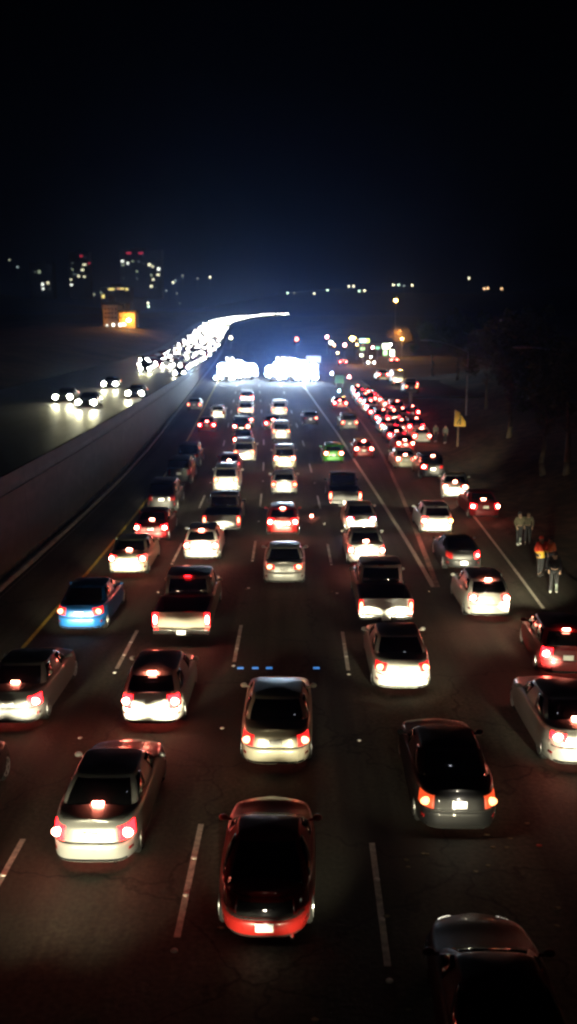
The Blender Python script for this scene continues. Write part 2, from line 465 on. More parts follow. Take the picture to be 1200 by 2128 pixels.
    if kind == 'coupe' and detail > 1:
        def badge():
            V, Fc = [], []
            yb = K.body(R(-90), .64, .012)[1] + .002
            for k in range(27):
                x = -.26 + .02 * k; z = .70 + (.018 if k % 2 else -.012) * (1 if (k * 7) % 5 else 1.6)
                V += [(x, yb, z), (x, yb, z + .010), (x, yb + .012, z), (x, yb + .012, z + .010)]
            for k in range(26):
                a = 4 * k
                Fc += [(a, a + 1, a + 5, a + 4), (a + 2, a + 6, a + 7, a + 3), (a + 1, a + 3, a + 7, a + 5), (a, a + 4, a + 6, a + 2)]
            return mesh_from('badge', V, Fc, False)
        obj('badge', cached(K, 'badge', badge), M['chrome'], root)
    if third:
        zc = {'sedan': (.62, .10), 'coupe': (.3, .06), 'hatch': (.55, .9), 'suv': (.4, .93), 'van': (.4, .93), 'pickup': (2.2, .95)}[kind]
        c = K.green(R(-90), .26 if kind == 'sedan' else (.97 if kind != 'coupe' else .05), .045)
        me = cached(K, 'chmsl', lambda: simple('brake_light', lambda bm: box(bm, c[0] - .11, c[0] + .11, c[1] - .03, c[1] + .02, c[2] - .02, c[2] + .03, .01)))
        obj('high_brake_light', me, {'brake': M['bulb_brake'], 'far': M['bulb_far'], 'blue': M['bulb_blue']}.get(tail if tail != 'off' else right, M['lens_off']) if (third != 'dim' and kind != 'pickup') else (M['lens_brake'] if kind == 'pickup' and tail == 'brake' else M['lens_off']), root)
    # plate
    if kind == 'pickup': c = (0, -.135, .43)
    elif sed and kind != 'coupe': c = K.body(R(-90), .72, .012)
    elif kind == 'coupe': c = K.body(R(-90), .38, .012)
    else: c = K.body(R(-90), .66, .012)
    pl = obj('number_plate', cached(K, 'plate', lambda: simple('number_plate', lambda bm: box(bm, -.155, .155, c[1] - .014, c[1] + .006, c[2] - .078, c[2] + .078, .006))), M['plate'], root)
    if plate_lit:
        key = ('plate_lamp', plate_lit)
        if key not in LIGHTS:
            d = bpy.data.lights.new('plate_lamp', 'POINT'); d.energy = plate_lit; d.shadow_soft_size = .02; d.color = (1, .9, .7); LIGHTS[key] = d
        lo = bpy.data.objects.new('plate_lamp', LIGHTS[key]); COL.objects.link(lo); lo.parent = root; lo.location = (0, c[1] - .12, c[2] + .13)
    # wheels
    for sx in (-1, 1):
        for wy in K.wheels:
            we = obj('wheel', cached(K, 'tyre', lambda: cyl_mesh('wheel', K.wr, .22)), M['rubber'], root)
            we.location = (sx * (cached(K, 'w%.2f' % wy, lambda: K.width_at(wy)) - .13), wy, K.wr)
            if detail > 1:
                rr = obj('rim', cached(K, 'rim', lambda: rim_mesh(K.wr * .68)), M['rim'], we); rr.location = (sx * .106, 0, 0)
                if sx < 0: rr.rotation_euler = (0, 0, PI)
        if detail > 1:
            mc = K.green(R(70 if kind != 'pickup' else 62), .06)
            mx = K.hw + .04
            my = lerp(K.gh[1], K.tops[1], .5)
            mz = cosint(K.belt, my / K.L) + .10
            obj('mirror', cached(K, 'mirror%d' % sx, lambda: simple('mirror', lambda bm: (ball(bm, (sx * mx, my, mz), .095, (1, .6, .7)), tube(bm, (sx * (K.hw - .12), my + .03, mz - .06), (sx * (mx - .03), my, mz - .03), .03, .025, 6)), True)), M['black'] if trim == 'b' else P, root)
    if not kind == 'pickup':
        obj('bumper_trim', K.patch('trim', K.body, -132, -48, .515, .545, .008, 16, 1), M['black'], root)
        if detail > 1:
            obj('valance', K.patch('valance', K.body, -125, -55, .06, .19, .008, 16, 2), M['matte'], root)
            for a_, b_ in ((-140, -128), (-52, -40)): obj('reflector', K.patch('refl%d' % a_, K.body, a_, b_, .30, .36, .008, 3, 1), M['lens_off'], root)
            if sed:
                gx = lambda bm: (box(bm, -.60, .60, .235, .247, 0, 0, 0))
                obj('exhaust', cached(K, 'exh', lambda: simple('exhaust', lambda bm: tube(bm, (.48, -.02, .24), (.48, .3, .26), .035, .035, 10))), M['chrome'], root)
    if spoiler:
        obj('spoiler', cached(K, 'spoil', lambda: simple('spoiler', lambda bm: (box(bm, -.62, .62, .12, .26, 1.10, 1.125, .008), box(bm, -.5, -.46, .14, .24, .93, 1.10), box(bm, .46, .5, .14, .24, .93, 1.10)))), P, root)
    for side in (-1, 1):
        a, b = (57, 76) if side > 0 else (104, 123)
        hl = obj('headlight', K.patch('hl%d' % side, K.body, a, b, .66, .92, .012, 8, 3), M['head'] if head else M['lens_clear'], root)
        if front_lit:
            cc = K.body(R(90 - side * 32), .8, .03)
            obj('bulb', cached(K, 'hb%d' % side, lambda: simple('bulb', lambda bm: ball(bm, cc, .24, (1, .6, .9)), True)), M['head_near'], hl)
        if beams:
            pw = power or HEADW
            beam(root, side * .62, K.L + .04, .66 if kind not in ('suv', 'pickup') else .84, pw, down=bdown, size=bsize)
    return root

def road_car(px, py, kind, col, label, **kw):
    p = pick(px, py, dz=.27 if kind == 'pickup' else .2)
    s = slope(XC, p.y)
    s2 = math.atan(slope(ZR, p.y + 2))
    o = make_car(kind, col, label, loc=(p.x, p.y, ZR(p.y) + .015), rz=-math.atan(s) + kw.pop('turn', 0), **kw)
    o.rotation_euler.x = s2
    return o

# ------------------------------------------------------------------ ground, roads, wall
def strip(name, Ds, us, m, xf, zf, kind='structure', smooth=True):
    V = [(xf(D, u), D, zf(D, u)) for D in Ds for u in us]
    me = mesh_from(name, V, grid_faces(len(Ds), len(us)), smooth)
    # make faces point up
    if sum(p.normal.z for p in me.polygons) < 0: me.flip_normals()
    o = obj(name, me, m); tag(o, kind=kind); return o
Dn = [-60, -30, -10, 0] + list(range(5, 260, 5)) + list(range(260, 700, 15)) + list(range(700, 1650, 50))
strip('road', Dn, [-12.3, -9, -6, -3, 0, 3, 6, 9, 12.2], M['asphalt'], lambda D, u: XC(D) + u, lambda D, u: ZR(D))
strip('upper_road', Dn, [-20.5, -15, -10, -5, -.45], M['asphalt_old'], lambda D, u: XW(D) + u, lambda D, u: ZO(D))
def bank(D, du):
    # du measured from the retaining wall
    r = du - 24.6
    if du < 0:
        z = ZO(D) - .06
        e = -du - 21
        if e > 0: z += min(e * .18, 3.5) * (1 if D > 70 else .2) if e < 40 else 3.5 - min((e - 40) * .02, 3)
        return z
    z = ZR(D) - .05
    if r > 2.5:
        fade = max(.08, min(1, (175 - D) / 50))
        z += (min((r - 2.5) * .30, 6) + max(0, min((r - 60) * .02, 5))) * fade
    return z
rnd = random.Random(3)
dus = [-1500, -700, -300, -150, -80, -61, -45, -33, -25, -21, -14, -7, -.4, .02, 6, 12, 18, 24.7, 26, 27.2, 29, 31, 34, 38, 45, 55, 75, 120, 220, 500, 1500]
strip('ground', Dn, dus, M['dirt'], lambda D, u: XW(D) + u, lambda D, u: bank(D, u) + (rnd.uniform(-.12, .12) if u > 27 else 0))
# painted lines
def line(name, spans, m, wd=.12, dz=.004):
    V, Fc = [], []
    for (pts) in spans:
        k = len(V)
        for (D, u) in pts: V += [(XC(D) + u - wd / 2, D, ZR(D) + dz), (XC(D) + u + wd / 2, D, ZR(D) + dz)]
        for i in range(len(pts) - 1): Fc.append((k + 2 * i, k + 2 * i + 1, k + 2 * i + 3, k + 2 * i + 2))
    me = mesh_from(name, V, Fc, False)
    if sum(p.normal.z for p in me.polygons) < 0: me.flip_normals()
    o = obj(name, me, m); tag(o, kind='structure'); return o
dash = []
refl = []
for u, off in ((-5.52, -.9), (-1.83, 0), (1.83, -.75)):
    for k in range(-1, 22):
        D0 = 14.4 + off + 13.75 * k + (0 if u != -5.52 else .3)
        dash.append([(D0, u), (D0 + 3.8, u)])
        for q in (-.35, 1.25, 2.5): refl.append((D0 + q, u))
        refl.append((D0 + 8.7, u + .03))
line('lane_markings', dash, M['paint_white'])
line('yellow_edge_line', [[(D, -9.08) for D in range(-20, 175, 4)]], M['paint_yellow'], .14)
line('gutter_line', [[(D, -11.75) for D in range(-20, 175, 4)]], M['kerb'], .05)
line('gore_line', [[(D, interp([(36.5, 5.95), (45, 5.92), (60, 5.75), (75, 5.6), (160, 5.5)], D)) for D in range(37, 162, 3)]], M['paint_white'], .2)
line('ramp_line', [[(D, interp([(36.5, 6.08), (45, 6.55), (60, 7.4), (78, 8.3), (100, 9.1), (130, 9.3)], D)) for D in range(37, 131, 3)]], M['paint_old'], .24)
line('shoulder_line', [[(D, interp([(10, 9.2), (34, 9.75), (55, 10.8), (70, 11.1), (130, 11.8)], D)) for D in range(34, 132, 3)]], M['paint_white'], .13)
rm = simple('reflector', lambda bm: (bmesh.ops.create_uvsphere(bm, u_segments=10, v_segments=6, radius=.065, matrix=Matrix.Diagonal((1, 1, .35, 1)))), True)
for (D, u) in refl:
    if 11 < D < 75:
        o = obj('road_stud', rm, M['ceramic'], loc=(XC(D) + u, D, ZR(D) + .004))
        tag(o, 'small round white stud in the lane dividing line', 'road stud', 'white studs along the lane lines')
M['bluestud_glow'] = emit('blue_glow_stud', (.08, .36, 1), .6)  # weak glow put into the markers in place of reflected light
bs = simple('blue_glow_stud', lambda bm: box(bm, -.10, .10, -.06, .06, 0, .03, .01))
for px, lb in ((500, 'glowing blue marker on the centre lane, leftmost of the row'), (531, 'glowing blue marker on the centre lane, second from the left of the row'), (560, 'glowing blue marker on the centre lane, third from the left of the row'), (658, 'glowing blue marker on the centre lane, alone at the right of the row')):
    p = pick(px, 1389); tag(obj('road_marker', bs, M['bluestud_glow'], loc=p), lb, 'road marker', 'blue markers across the centre lane')
# kerb
o = strip('kerb', Dn[:60], [0, .001, .32, .321], M['kerb'], lambda D, u: XC(D) - 12.3 + u - .0, lambda D, u: ZR(D) + (.13 if .0005 < u < .3205 else -.03))
# retaining wall and barrier
def wall_strip(name, Ds, prof_pts, m, parent=None, dx=0.0):
    n = len(prof_pts(Ds[0])); V = []
    for D in Ds: V += [(XW(D) + x + dx, D, z) for x, z in prof_pts(D)]
    Fc = []
    for i in range(len(Ds) - 1):
        for j in range(n):
            a, b = i * n + j, i * n + (j + 1) % n
            Fc.append((a, b, b + n, a + n))
    Fc += [tuple(range(n)), tuple(range((len(Ds) - 1) * n, len(Ds) * n))]
    me = bpy.data.meshes.new(name); me.from_pydata(V, [], Fc)
    bm = bmesh.new(); bm.from_mesh(me); bmesh.ops.recalc_face_normals(bm, faces=bm.faces); bm.to_mesh(me); bm.free()
    return obj(name, me, m, parent)
wl = empty('retaining_wall', (XW(0), 0, 0)); wl.location = (0, 0, 0)
tag(wl, 'tall stained concrete retaining wall carrying the upper carriageway', 'wall')
wall_strip('wall_face', Dn[:90], lambda D: [(-.4, ZR(D) - .3), (.0, ZR(D) - .3), (-.10, ZO(D) + .02), (-.4, ZO(D) + .02)], M['concrete'], wl)
wall_strip('coping', Dn[:90], lambda D: [(-.42, ZO(D) + .023), (.05, ZO(D) + .023), (.05, ZO(D) + .2), (-.42, ZO(D) + .2)], M['concrete'], wl)
wall_strip('barrier', Dn[:90], lambda D: [(-.42, ZO(D) + .203), (-.02, ZO(D) + .203), (-.10, ZO(D) + .45), (-.14, ZO(D) + .95), (-.30, ZO(D) + .95), (-.34, ZO(D) + .45)], M['concrete'], wl)

# ------------------------------------------------------------------ traffic, our carriageway
C = road_car
C(550, 1955, 'coupe', 'red', 'dark red sports coupe with unlit tail lamps and white plate, nearest in the centre lane', tail='off', plate_lit=1.2, third=False, power=420, head=False)
C(573, 1592, 'sedan', 'champagne', 'champagne sedan with small lit tail lamps, behind a large gap in the centre lane', tail='on', third=False, power=500)
C(591, 1212, 'sedan', 'silver', 'silver sedan with dark rear window, third from the bottom in the centre lane', tail='on', third=False)
C(588, 1110, 'hatch', 'red', 'red hatchback with glowing brake lamps and headlight-washed tailgate in the centre lane', tail='brake')
C(591, 1026, 'hatch', 'silver', 'silver hatchback in front of the bare patch of lit road in the centre lane', tail='on', third=False)
C(592, 974, 'suv', 'champagne', 'dark-windowed tall car with two red lamps and pale bumper in the centre lane', tail='brake', third=False)
C(585, 914, 'suv', 'silver', 'pale boxy vehicle with one red side lamp, far up the centre lane', tail='on', right='on')
C(568, 892, 'sedan', 'black', 'dark car with red lamps straddling the left of the centre lane', tail='far')
C(581, 863, 'van', 'white', 'white van with washed out back, farthest of the centre lane', tail='on', third=False)
C(190, 1797, 'sedan', 'silver', 'silver-white sedan with bright high brake lamp, nearest in the second lane', tail='brake', right='brake')
C(313, 1506, 'hatch', 'white', 'white hatchback with dark roof glass behind the beige pickup', tail='brake', power=900)
C(378, 1322, 'pickup', 'beige', 'beige pickup truck with empty dark bed and red side lamps', tail='brake', cat='pickup truck')
C(418, 1162, 'hatch', 'white', 'small white hatchback with dazzling back ahead of the beige pickup', tail='brake')
C(461, 1104, 'pickup', 'grey', 'grey pickup truck with dark bed and glaring bumper', tail='on', cat='pickup truck')
C(470, 1022, 'suv', 'white', 'white suv with a glaring pale tailgate bar in the second lane', tail='on', third=False)
C(476, 985, 'sedan', 'red', 'red car with three very bright brake lamps in the second lane', tail='brake')
C(508, 959, 'van', 'white', 'white van with dazzling flat back in the second lane', tail='on', third=False)
C(505, 928, 'sedan', 'black', 'dark car with two red lamps just beyond the dazzling white van', tail='brake', third=False)
C(502, 903, 'suv', 'black', 'dark suv with small red lamps, middle of the far second lane row', tail='brake', third=False)
C(511, 886, 'sedan', 'grey', 'grey car with three red lamps far up the second lane', tail='far')
C(511, 864, 'van', 'white', 'white van with square bright back, far up the second lane', tail='on', third=False)
C(514, 838, 'suv', 'silver', 'silver suv farthest up the second lane below the floodlights', tail='far', third=False)
C(18, 1506, 'sedan', 'grey', 'dark grey sedan cut by the left edge with wide red lamps', tail='brake')
C(165, 1309, 'sedan', 'blue', 'bright blue sedan with white plate in the left lane', tail='on', third=False)
C(264, 1192, 'sedan', 'champagne', 'cream sedan with three brake lamps in the left lane', tail='brake')
C(313, 1122, 'sedan', 'darkred', 'dark red sedan with bluish lit plate in the left lane', tail='brake')
C(336, 1060, 'suv', 'black', 'black unlit suv with pale lower bumper at the yellow line', tail='off', third=False, beams=False, head=False)
C(372, 1003, 'suv', 'black', 'black unlit suv beyond the first one in the left lane', tail='off', third=False, beams=False, head=False)
C(392, 968, 'suv', 'darkblue', 'dark blue unlit suv, farthest of the unlit ones in the left lane', tail='off', third=False, beams=False, head=False)
C(430, 896, 'sedan', 'red', 'red car with three glowing lamps far up the left lane', tail='far')
C(453, 869, 'hatch', 'white', 'white hatchback with bright back far up the left lane', tail='off', third=False)
C(404, 851, 'sedan', 'grey', 'grey car with two lamps, farthest up the left lane', tail='on', third=False)
C(802, 1292, 'pickup', 'silver', 'silver pickup truck with dark bed right in front of the white sedan', tail='on', cat='pickup truck')
C(838, 1433, 'sedan', 'white', 'white sedan with small pink tail lamps behind the silver pickup', tail='on', third=False)
C(955, 1728, 'sedan', 'black', 'black sedan with amber-red lamps and glaring white plate', tail='amber', plate_lit=9, third=False)
C(763, 1172, 'sedan', 'silver', 'silver sedan with cream lit bumper behind the blue-white lamps', tail='brake')
C(752, 1106, 'sedan', 'silver', 'silver sedan with blue-white glaring tail lamp strip', tail='blue', third=False)
C(718, 1050, 'pickup', 'black', 'black pickup truck with wide dark back in the fourth lane', tail='on', cat='pickup truck')
C(694, 960, 'hatch', 'green', 'bright green hatchback with red lamps beside the gore line', tail='brake', third=False)
C(646, 882, 'sedan', 'black', 'black sedan with one red lamp far up the fourth lane', tail='off', right='on', third=False)
C(708, 848, 'sedan', 'red', 'red car with a triangle of lamps below the green glow', tail='far')
C(727, 893, 'suv', 'grey', 'grey suv with dull cream bumper between the gore lines', tail='on', third=False)
C(757, 950, 'hatch', 'red', 'red hatchback with three brake lamps inside the gore', tail='brake')
C(845, 972, 'sedan', 'champagne', 'cream sedan with brake lamps on the ramp beside the gore line', tail='brake')
C(844, 938, 'sedan', 'red', 'red sedan right in front of the cream sedan on the ramp', tail='brake')
C(878, 920, 'hatch', 'white', 'white hatchback with glaring right side on the ramp edge', tail='brake')
C(900, 993, 'suv', 'black', 'black suv with dull bumper lamps at the ramp edge', tail='brake', right='off')
C(946, 1034, 'sedan', 'white', 'white sedan with high brake lamp between black suv and dark red car', tail='brake', turn=-.16, power=4500, bdown=-1)
C(1010, 1075, 'sedan', 'darkred', 'dark red car with three brake lamps on the dirt shoulder', tail='brake')
C(910, 1106, 'hatch', 'white', 'white hatchback with an amber right lamp and glaring bumper', tail='brake', right='amberhot', third='dim')
C(965, 1182, 'coupe', 'black', 'black coupe with rounded rear glass and lit plate', tail='off', right='brake', plate_lit=4, third=False)
C(1018, 1281, 'hatch', 'white', 'white hatchback with dark red glass and dazzling back near the right line', tail='brake')
C(1180, 1402, 'hatch', 'darkred', 'dark red hatchback with wide lamps, cut by the right edge', tail='brake', turn=-.07, power=6000)
C(1213, 1592, 'sedan', 'silver', 'silver sedan cut by the right edge behind the dark red hatchback', tail='brake')
# cars reaching in from outside the frame
def at_d(D, u, kind, col, label, **kw):
    return make_car(kind, col, label, loc=(XC(D) + u, D, ZR(D) + .015), rz=-math.atan(slope(XC, D)), **kw)
at_d(10.0, 3.3, 'coupe', 'maroon', 'dark car at the bottom right corner, red glints along its bonnet', tail='off', third=False, power=1000)
at_d(16.4, -7.55, 'sedan', 'black', 'dark car at the left edge of which only the front corner shows', tail='on', third=False)
at_d(6.0, -.1, 'sedan', 'grey', 'grey sedan following the dark red coupe below the frame', tail='on', third=False, bdown=5, bsize=9, power=2600)
at_d(5.6, -4.0, 'sedan', 'grey', 'grey sedan following the silver-white sedan below the frame', tail='on', third=False)
at_d(12.2, 7.5, 'sedan', 'grey', 'grey sedan following the silver sedan beyond the right edge', tail='on', third=False)
# ramp queue
RQ = [(826, 918), (808, 898), (797, 882), (783, 868), (772, 855), (760, 843), (751, 831), (745, 820),
      (866, 902), (853, 888), (838, 873), (826, 861), (812, 850), (800, 840), (788, 831), (776, 823), (836, 900), (819, 883), (770, 838), (858, 868)]
cols = ['darkred', 'silver', 'black', 'red', 'white', 'grey', 'darkred', 'black']
for i, (px, py) in enumerate(RQ):
    C(px, py, ('sedan', 'hatch', 'suv')[i % 3], cols[i % 8], 'car with bright red lamps packed in the far ramp queue', tail='far', group='cars queuing on the far ramp', name='queued_car', detail=1, power=HEADW * .7)

# ------------------------------------------------------------------ oncoming carriageway
def far_body():
    K = KINDS['sedan']
    V = [K.body(-PI + 2 * PI * i / 20, v) for i in range(20) for v in (0, .2, .5, .9, 1, 1.5, 2)]
    Fc = grid_faces(20, 7, True); k = len(V)
    V += [K.green(-PI + 2 * PI * i / 20, v) for i in range(20) for v in (0, .5, .9, 1, 1.5, 2)]
    Fc += [tuple(k + a for a in f) for f in grid_faces(20, 6, True)]
    return mesh_from('car_body', V, Fc)
FB = far_body()
def hl_mesh(r): return simple('headlight', lambda bm: ball(bm, (0, 0, 0), r, (1, .5, 1), 8, 6), True)
HL = hl_mesh(.15)
def oncoming(x, y, z, rz, m, label, group, full=False, col='grey', mh=HL, scale=1.0):
    if full:
        o = make_car('sedan', col, label, loc=(x, y, z + .01), rz=rz + PI, group=group, name='oncoming_car', beams=False, head=True, third=False, tail='on', front_lit=True)
        for sx in (-.62, .62): beam(o, sx, KINDS['sedan'].L + .04, .66, HEADW * .18, (1, .93, .45), down=6, size=17)
        return o
    o = empty('oncoming_car', (x, y, z), rz + PI); tag(o, label, 'car', group)
    obj('body', FB, PAINTS[col], o)
    for sx in (-.68, .68):
        h = obj('headlight', mh, m, o, (sx, 4.66, .68)); h.scale = (scale,) * 3
    return o
near_on = [(150, 818, 'leftmost oncoming car on the upper road, pair of yellowish headlights'), (197, 828, 'oncoming car just right of the leftmost one, nearest to the wall side', ),
           (240, 793, 'oncoming car with blurred triple lamps above the leftmost pair'), (292, 811, 'oncoming car nearest the barrier on the upper road'), (308, 764, 'oncoming car at the left fringe of the dense headlight stream'),
           (352, 757, 'oncoming car at the very front of the dense headlight stream'), (378, 772, 'oncoming car by the barrier below the dense stream')]
for i, (px, py, lb) in enumerate(near_on):
    p = pick(px, py, ZO, .66)
    rz = -math.atan(slope(XW, p.y))
    oncoming(p.x, p.y + 4.7 * 0, ZO(p.y), rz, None, lb, 'oncoming cars on the upper road', full=True, col='black')
cnt = 0
rr = random.Random(11)
lanes = [-2.2, -4.9, -7.6, -10.3, -13.0]
for li, u in enumerate(lanes):
    D = 158 + rr.uniform(0, 8) + (0, 0, 4, 10, 34)[li]
    while D < 1180:
        x = XW(D) + u + rr.uniform(-.8, .8)
        rz = -math.atan(slope(XW, D))
        sc_ = 1.5 if D < 300 else (1.5 if D < 600 else 1.6)
        oncoming(x, D, ZO(D), rz, M['head_far'], 'oncoming car in the dense stream of white headlights on the upper road', 'oncoming cars in the headlight stream', col=cols[cnt % 8], scale=sc_)
        cnt += 1
        D += rr.uniform(7.2, 10.5) if D < 450 else (rr.uniform(16, 26) if D < 700 else rr.uniform(60, 110))
print('stream', cnt, 'beams', BEAMS)

# ------------------------------------------------------------------ emergency vehicles with floodlights
M['flood'] = emit('flood', (.72, .88, 1), 60)
M['flood_soft'] = emit('flood_soft', (.9, .93, 1), 500)
M['police_red'] = emit('police_red', (1, .06, .12), 160)
M['police_blue'] = emit('police_blue', (.12, .2, 1), 160)
fm = simple('lamp', lambda bm: box(bm, -.26, .26, -.05, .05, -.2, .2, .05))
fp = simple('lamp_panel', lambda bm: ball(bm, (0, 0, 0), .72, (1.15, .35, .8), 18, 12), True)
bar = simple('light_bar', lambda bm: box(bm, -.6, .6, -.13, .13, 0, .08, .03))
seg_m = simple('beacon', lambda bm: box(bm, -.1, .1, -.15, .15, 0, .10, .02))
def police(px, D, label, tower=False, nl=4):
    p = at(px, 700, D); z = ZR(D)
    o = make_car('sedan' if not tower else 'suv', 'white' if not tower else 'black', label, loc=(p.x, D, z + .01), rz=PI + rnd.uniform(-.1, .1), group='police cars blocking the road', name='police_car', cat='police car', beams=False, tail='on', third=False, front_lit=True, detail=2)
    K = KINDS['sedan' if not tower else 'suv']
    b = obj('light_bar', bar, M['black'], o, (0, 2.1, K.roof + .01))
    for k in range(5):
        x = -.48 + .24 * k
        obj('beacon', seg_m, (M['police_red'], M['police_blue'], M['flood_soft'], M['police_blue'], M['police_red'])[k], b, (x, 0, .03))
    for k in range(nl):
        x = -.45 + .9 * k / max(1, nl - 1)
        obj('floodlight', fm, M['flood'], o, (x, 2.32, K.roof - .02 + .17))
    for sx in (-.7, .7):
        obj('floodlight', fm, M['flood'], o, (sx, K.L + .02, .62))
    bb = beam(o, 0, K.L + .3, 1.9, 20000, (.48, .72, 1), down=-7, size=24, name='flood_beam'); bb.scale = (1.15, 1, 1)
    return o
for i, (px, D, lb) in enumerate(((464, 166, 'police car at the left end of the floodlit row'), (493, 170, 'police car second from the left in the floodlit row'), (528, 176, 'police car left of the dark gap in the floodlit row'),
        (572, 166, 'police car right of the dark gap in the floodlit row'), (600, 167, 'police car in the middle of the brighter right hand floodlights'), (627, 165, 'police car second from the right in the floodlit row'), (652, 166, 'police car at the right end of the floodlit row'))):
    police(px, D, lb, nl=(4, 4, 1, 4, 5, 5, 5)[i])
# added glowing towers between the cars, standing in for the floodlights' bloom
def tower(px, D, label, h=2.9, hot=True, n=4):
    p = at(px, 700, D); z = ZR(D)
    o = empty('bloom_tower', (p.x, D, z)); tag(o, label, 'bloom tower', 'added bloom towers at the roadblock')
    obj('trailer', cached(KINDS['van'], 'trailer', lambda: simple('trailer', lambda bm: (box(bm, -.6, .6, -.9, .9, .45, 1.15, .06), box(bm, -.05, .05, -1.7, -.9, .45, .53)))), M['steel'], o)
    for sx in (-1, 1):
        we = obj('wheel', KINDS['sedan'].cache['tyre'], M['rubber'], o, (sx * .72, 0, .33))
    obj('mast', simple('mast', lambda bm: tube(bm, (0, 0, 1.15), (0, 0, h), .05, .035, 8)), M['steel'], o)
    for k in range(n):
        obj('floodlight', fp, M['flood'], o, (-.66 + 1.32 * (k % 2) + rnd.uniform(-.1, .1), -.2, h - .3 - .86 * (k // 2) + rnd.uniform(-.12, .1)))  # oversized glowing shapes added to fill out the bloom
    return o
for px, D, h_, n_, lb in ((470, 162, 2.9, 6, 'added bloom tower at the left end of the roadblock'), (489, 164, 3.4, 6, 'added bloom tower second from the left of the roadblock'), (515, 167, 2.7, 4, 'added bloom tower left of the dark gap in the roadblock'),
        (569, 162, 2.6, 4, 'added bloom tower right of the dark gap in the roadblock'), (586, 163, 3.3, 6, 'tall added bloom tower over the left of the brightest lamps'), (603, 161, 3.8, 6, 'tall added bloom tower in the middle of the brightest lamps'),
        (622, 162, 3.4, 6, 'tall added bloom tower over the right of the brightest lamps'), (643, 162, 2.8, 6, 'added bloom tower at the right end of the roadblock')):
    tower(px, D, lb, h_, True, n_)
# vehicles beyond
for px, py, lb in ((480, 735, 'car with a pair of white headlights just above the left floodlights'), (598, 731, 'car with twin headlights above the brightest floodlights'), (583, 737, 'car with pinkish headlights above the floodlights')):
    D = 232; p = at(px, py, D)
    e = oncoming(p.x, D, p.z - .68, 0, M['head_far'], lb, 'emergency cars beyond the roadblock', col='white', scale=1.1)
    e.location.z = ZR(D)
    for ch in e.children:
        if ch.name.startswith('headlight'): ch.location.z = p.z - ZR(D) if p.z - ZR(D) < 1.4 else .9

# ------------------------------------------------------------------ signs, lamps, poles
def lamp_post(px, py, D, label, group=None, lit=None, arm=0, h=None, r=.09, base=None, head_scale=1.0, kind='cobra', zg=None, cat='street lamp'):
    p = at(px, py, D)
    bz = zg if zg is not None else p.z - (h or 8)
    x0 = p.x + arm
    o = empty('street_lamp', (x0, D, bz)); tag(o, label, cat, group)
    H = p.z - bz
    def pole(bm):
        tube(bm, (0, 0, 0), (0, 0, H - (1.2 if arm else 0)), r, r * .6, 8)
        if arm:
            prev = Vector((0, 0, H - 1.2))
            for k in range(1, 7):
                t = k / 6
                q = Vector((-arm * t, 0, H - 1.2 + 1.2 * math.sin(t * PI / 2)))
                tube(bm, prev, q, r * .5, r * .45, 6); prev = q
    obj('pole', simple('pole', pole), M['steel'], o)
    hd = obj('lamp_head', simple('lamp_head', lambda bm: (ball(bm, (-arm, 0, H), .42 * head_scale, (1.2, .6, .22)),), True), M['steel'], o)
    if lit:
        obj('bulb', simple('bulb', lambda bm: ball(bm, (-arm, -.1, H - .14 * head_scale), .3 * head_scale, (1, .9, .8)), True), lit, hd)
    return o
def E(name, c, s, sample=False):
    if name not in M: M[name] = emit(name, c, s, sample)
    return M[name]
orange = E('sodium', (1, .42, .06), 300, True)
amberw = E('sodium_soft', (1, .62, .22), 40)
lamp_post(1085, 721, 62, 'unlit cobra head street lamp with a long curved arm at the right', 'unlit street lamps on the right bank', arm=5.4, zg=bank(62, XW(62) * 0 + 32) , r=.1, head_scale=1.25)
lamp_post(885, 707, 95, 'unlit cobra head street lamp farther off, left of the other unlit lamp', 'unlit street lamps on the right bank', arm=4.4, zg=bank(95, 32), r=.1, head_scale=1.2)
lamp_post(823, 623, 330, 'street lamp with a round orange glow high above the junction', lit=orange, h=12, head_scale=1.5)
lamp_post(733, 701, 210, 'street lamp with an elongated amber flare at the junction', lit=orange, h=9, arm=2.5, head_scale=1.6)
lamp_post(268, 663, 380, 'amber street lamp beside the orange-lit building', lit=orange, h=7, head_scale=2.6)

# yellow warning sign
p = pick(951, 928, lambda D: ZR(D) + .5)
ws = empty('warning_sign', p); tag(ws, 'yellow merge warning sign on a wooden post at the dirt bank', 'road sign')
M['yellow'] = noisy('sign_yellow', (.75, .40, .02), (.85, .5, .03), 4, .45)
M['wood'] = noisy('wood', (.12, .08, .05), (.22, .16, .1), 5, .8, stretch=(1, 1, .2))
sz = .92
obj('post', simple('post', lambda bm: box(bm, -.06, .06, -.05, .05, 0, 2.6)), M['wood'], ws)
def plate_poly(bm, pts, y0, y1):
    a = [bm.verts.new((x, y0, z)) for x, z in pts]; b = [bm.verts.new((x, y1, z)) for x, z in pts]
    bm.faces.new(a); bm.faces.new(b[::-1])
    for i in range(len(a)): bm.faces.new((a[i], a[(i + 1) % len(a)], b[(i + 1) % len(a)], b[i]))
    bmesh.ops.recalc_face_normals(bm, faces=bm.faces)
obj('sign_plate', simple('sign_plate', lambda bm: plate_poly(bm, [(-.35, 1.75), (.62, 1.75), (.62, 2.15), (.08, 2.98), (-.35, 3.2)], -.085, -.055)), M['yellow'], ws)
obj('symbol', simple('symbol', lambda bm: (plate_poly(bm, [(.10, 1.9), (.2, 1.9), (.2, 2.55), (.1, 2.7)], -.093, -.087), plate_poly(bm, [(-.18, 1.95), (-.08, 1.95), (.098, 2.3), (.098, 2.44)], -.093, -.087), plate_poly(bm, [(.02, 2.71), (.28, 2.71), (.15, 2.86)], -.0932, -.087))), M['black'], ws)

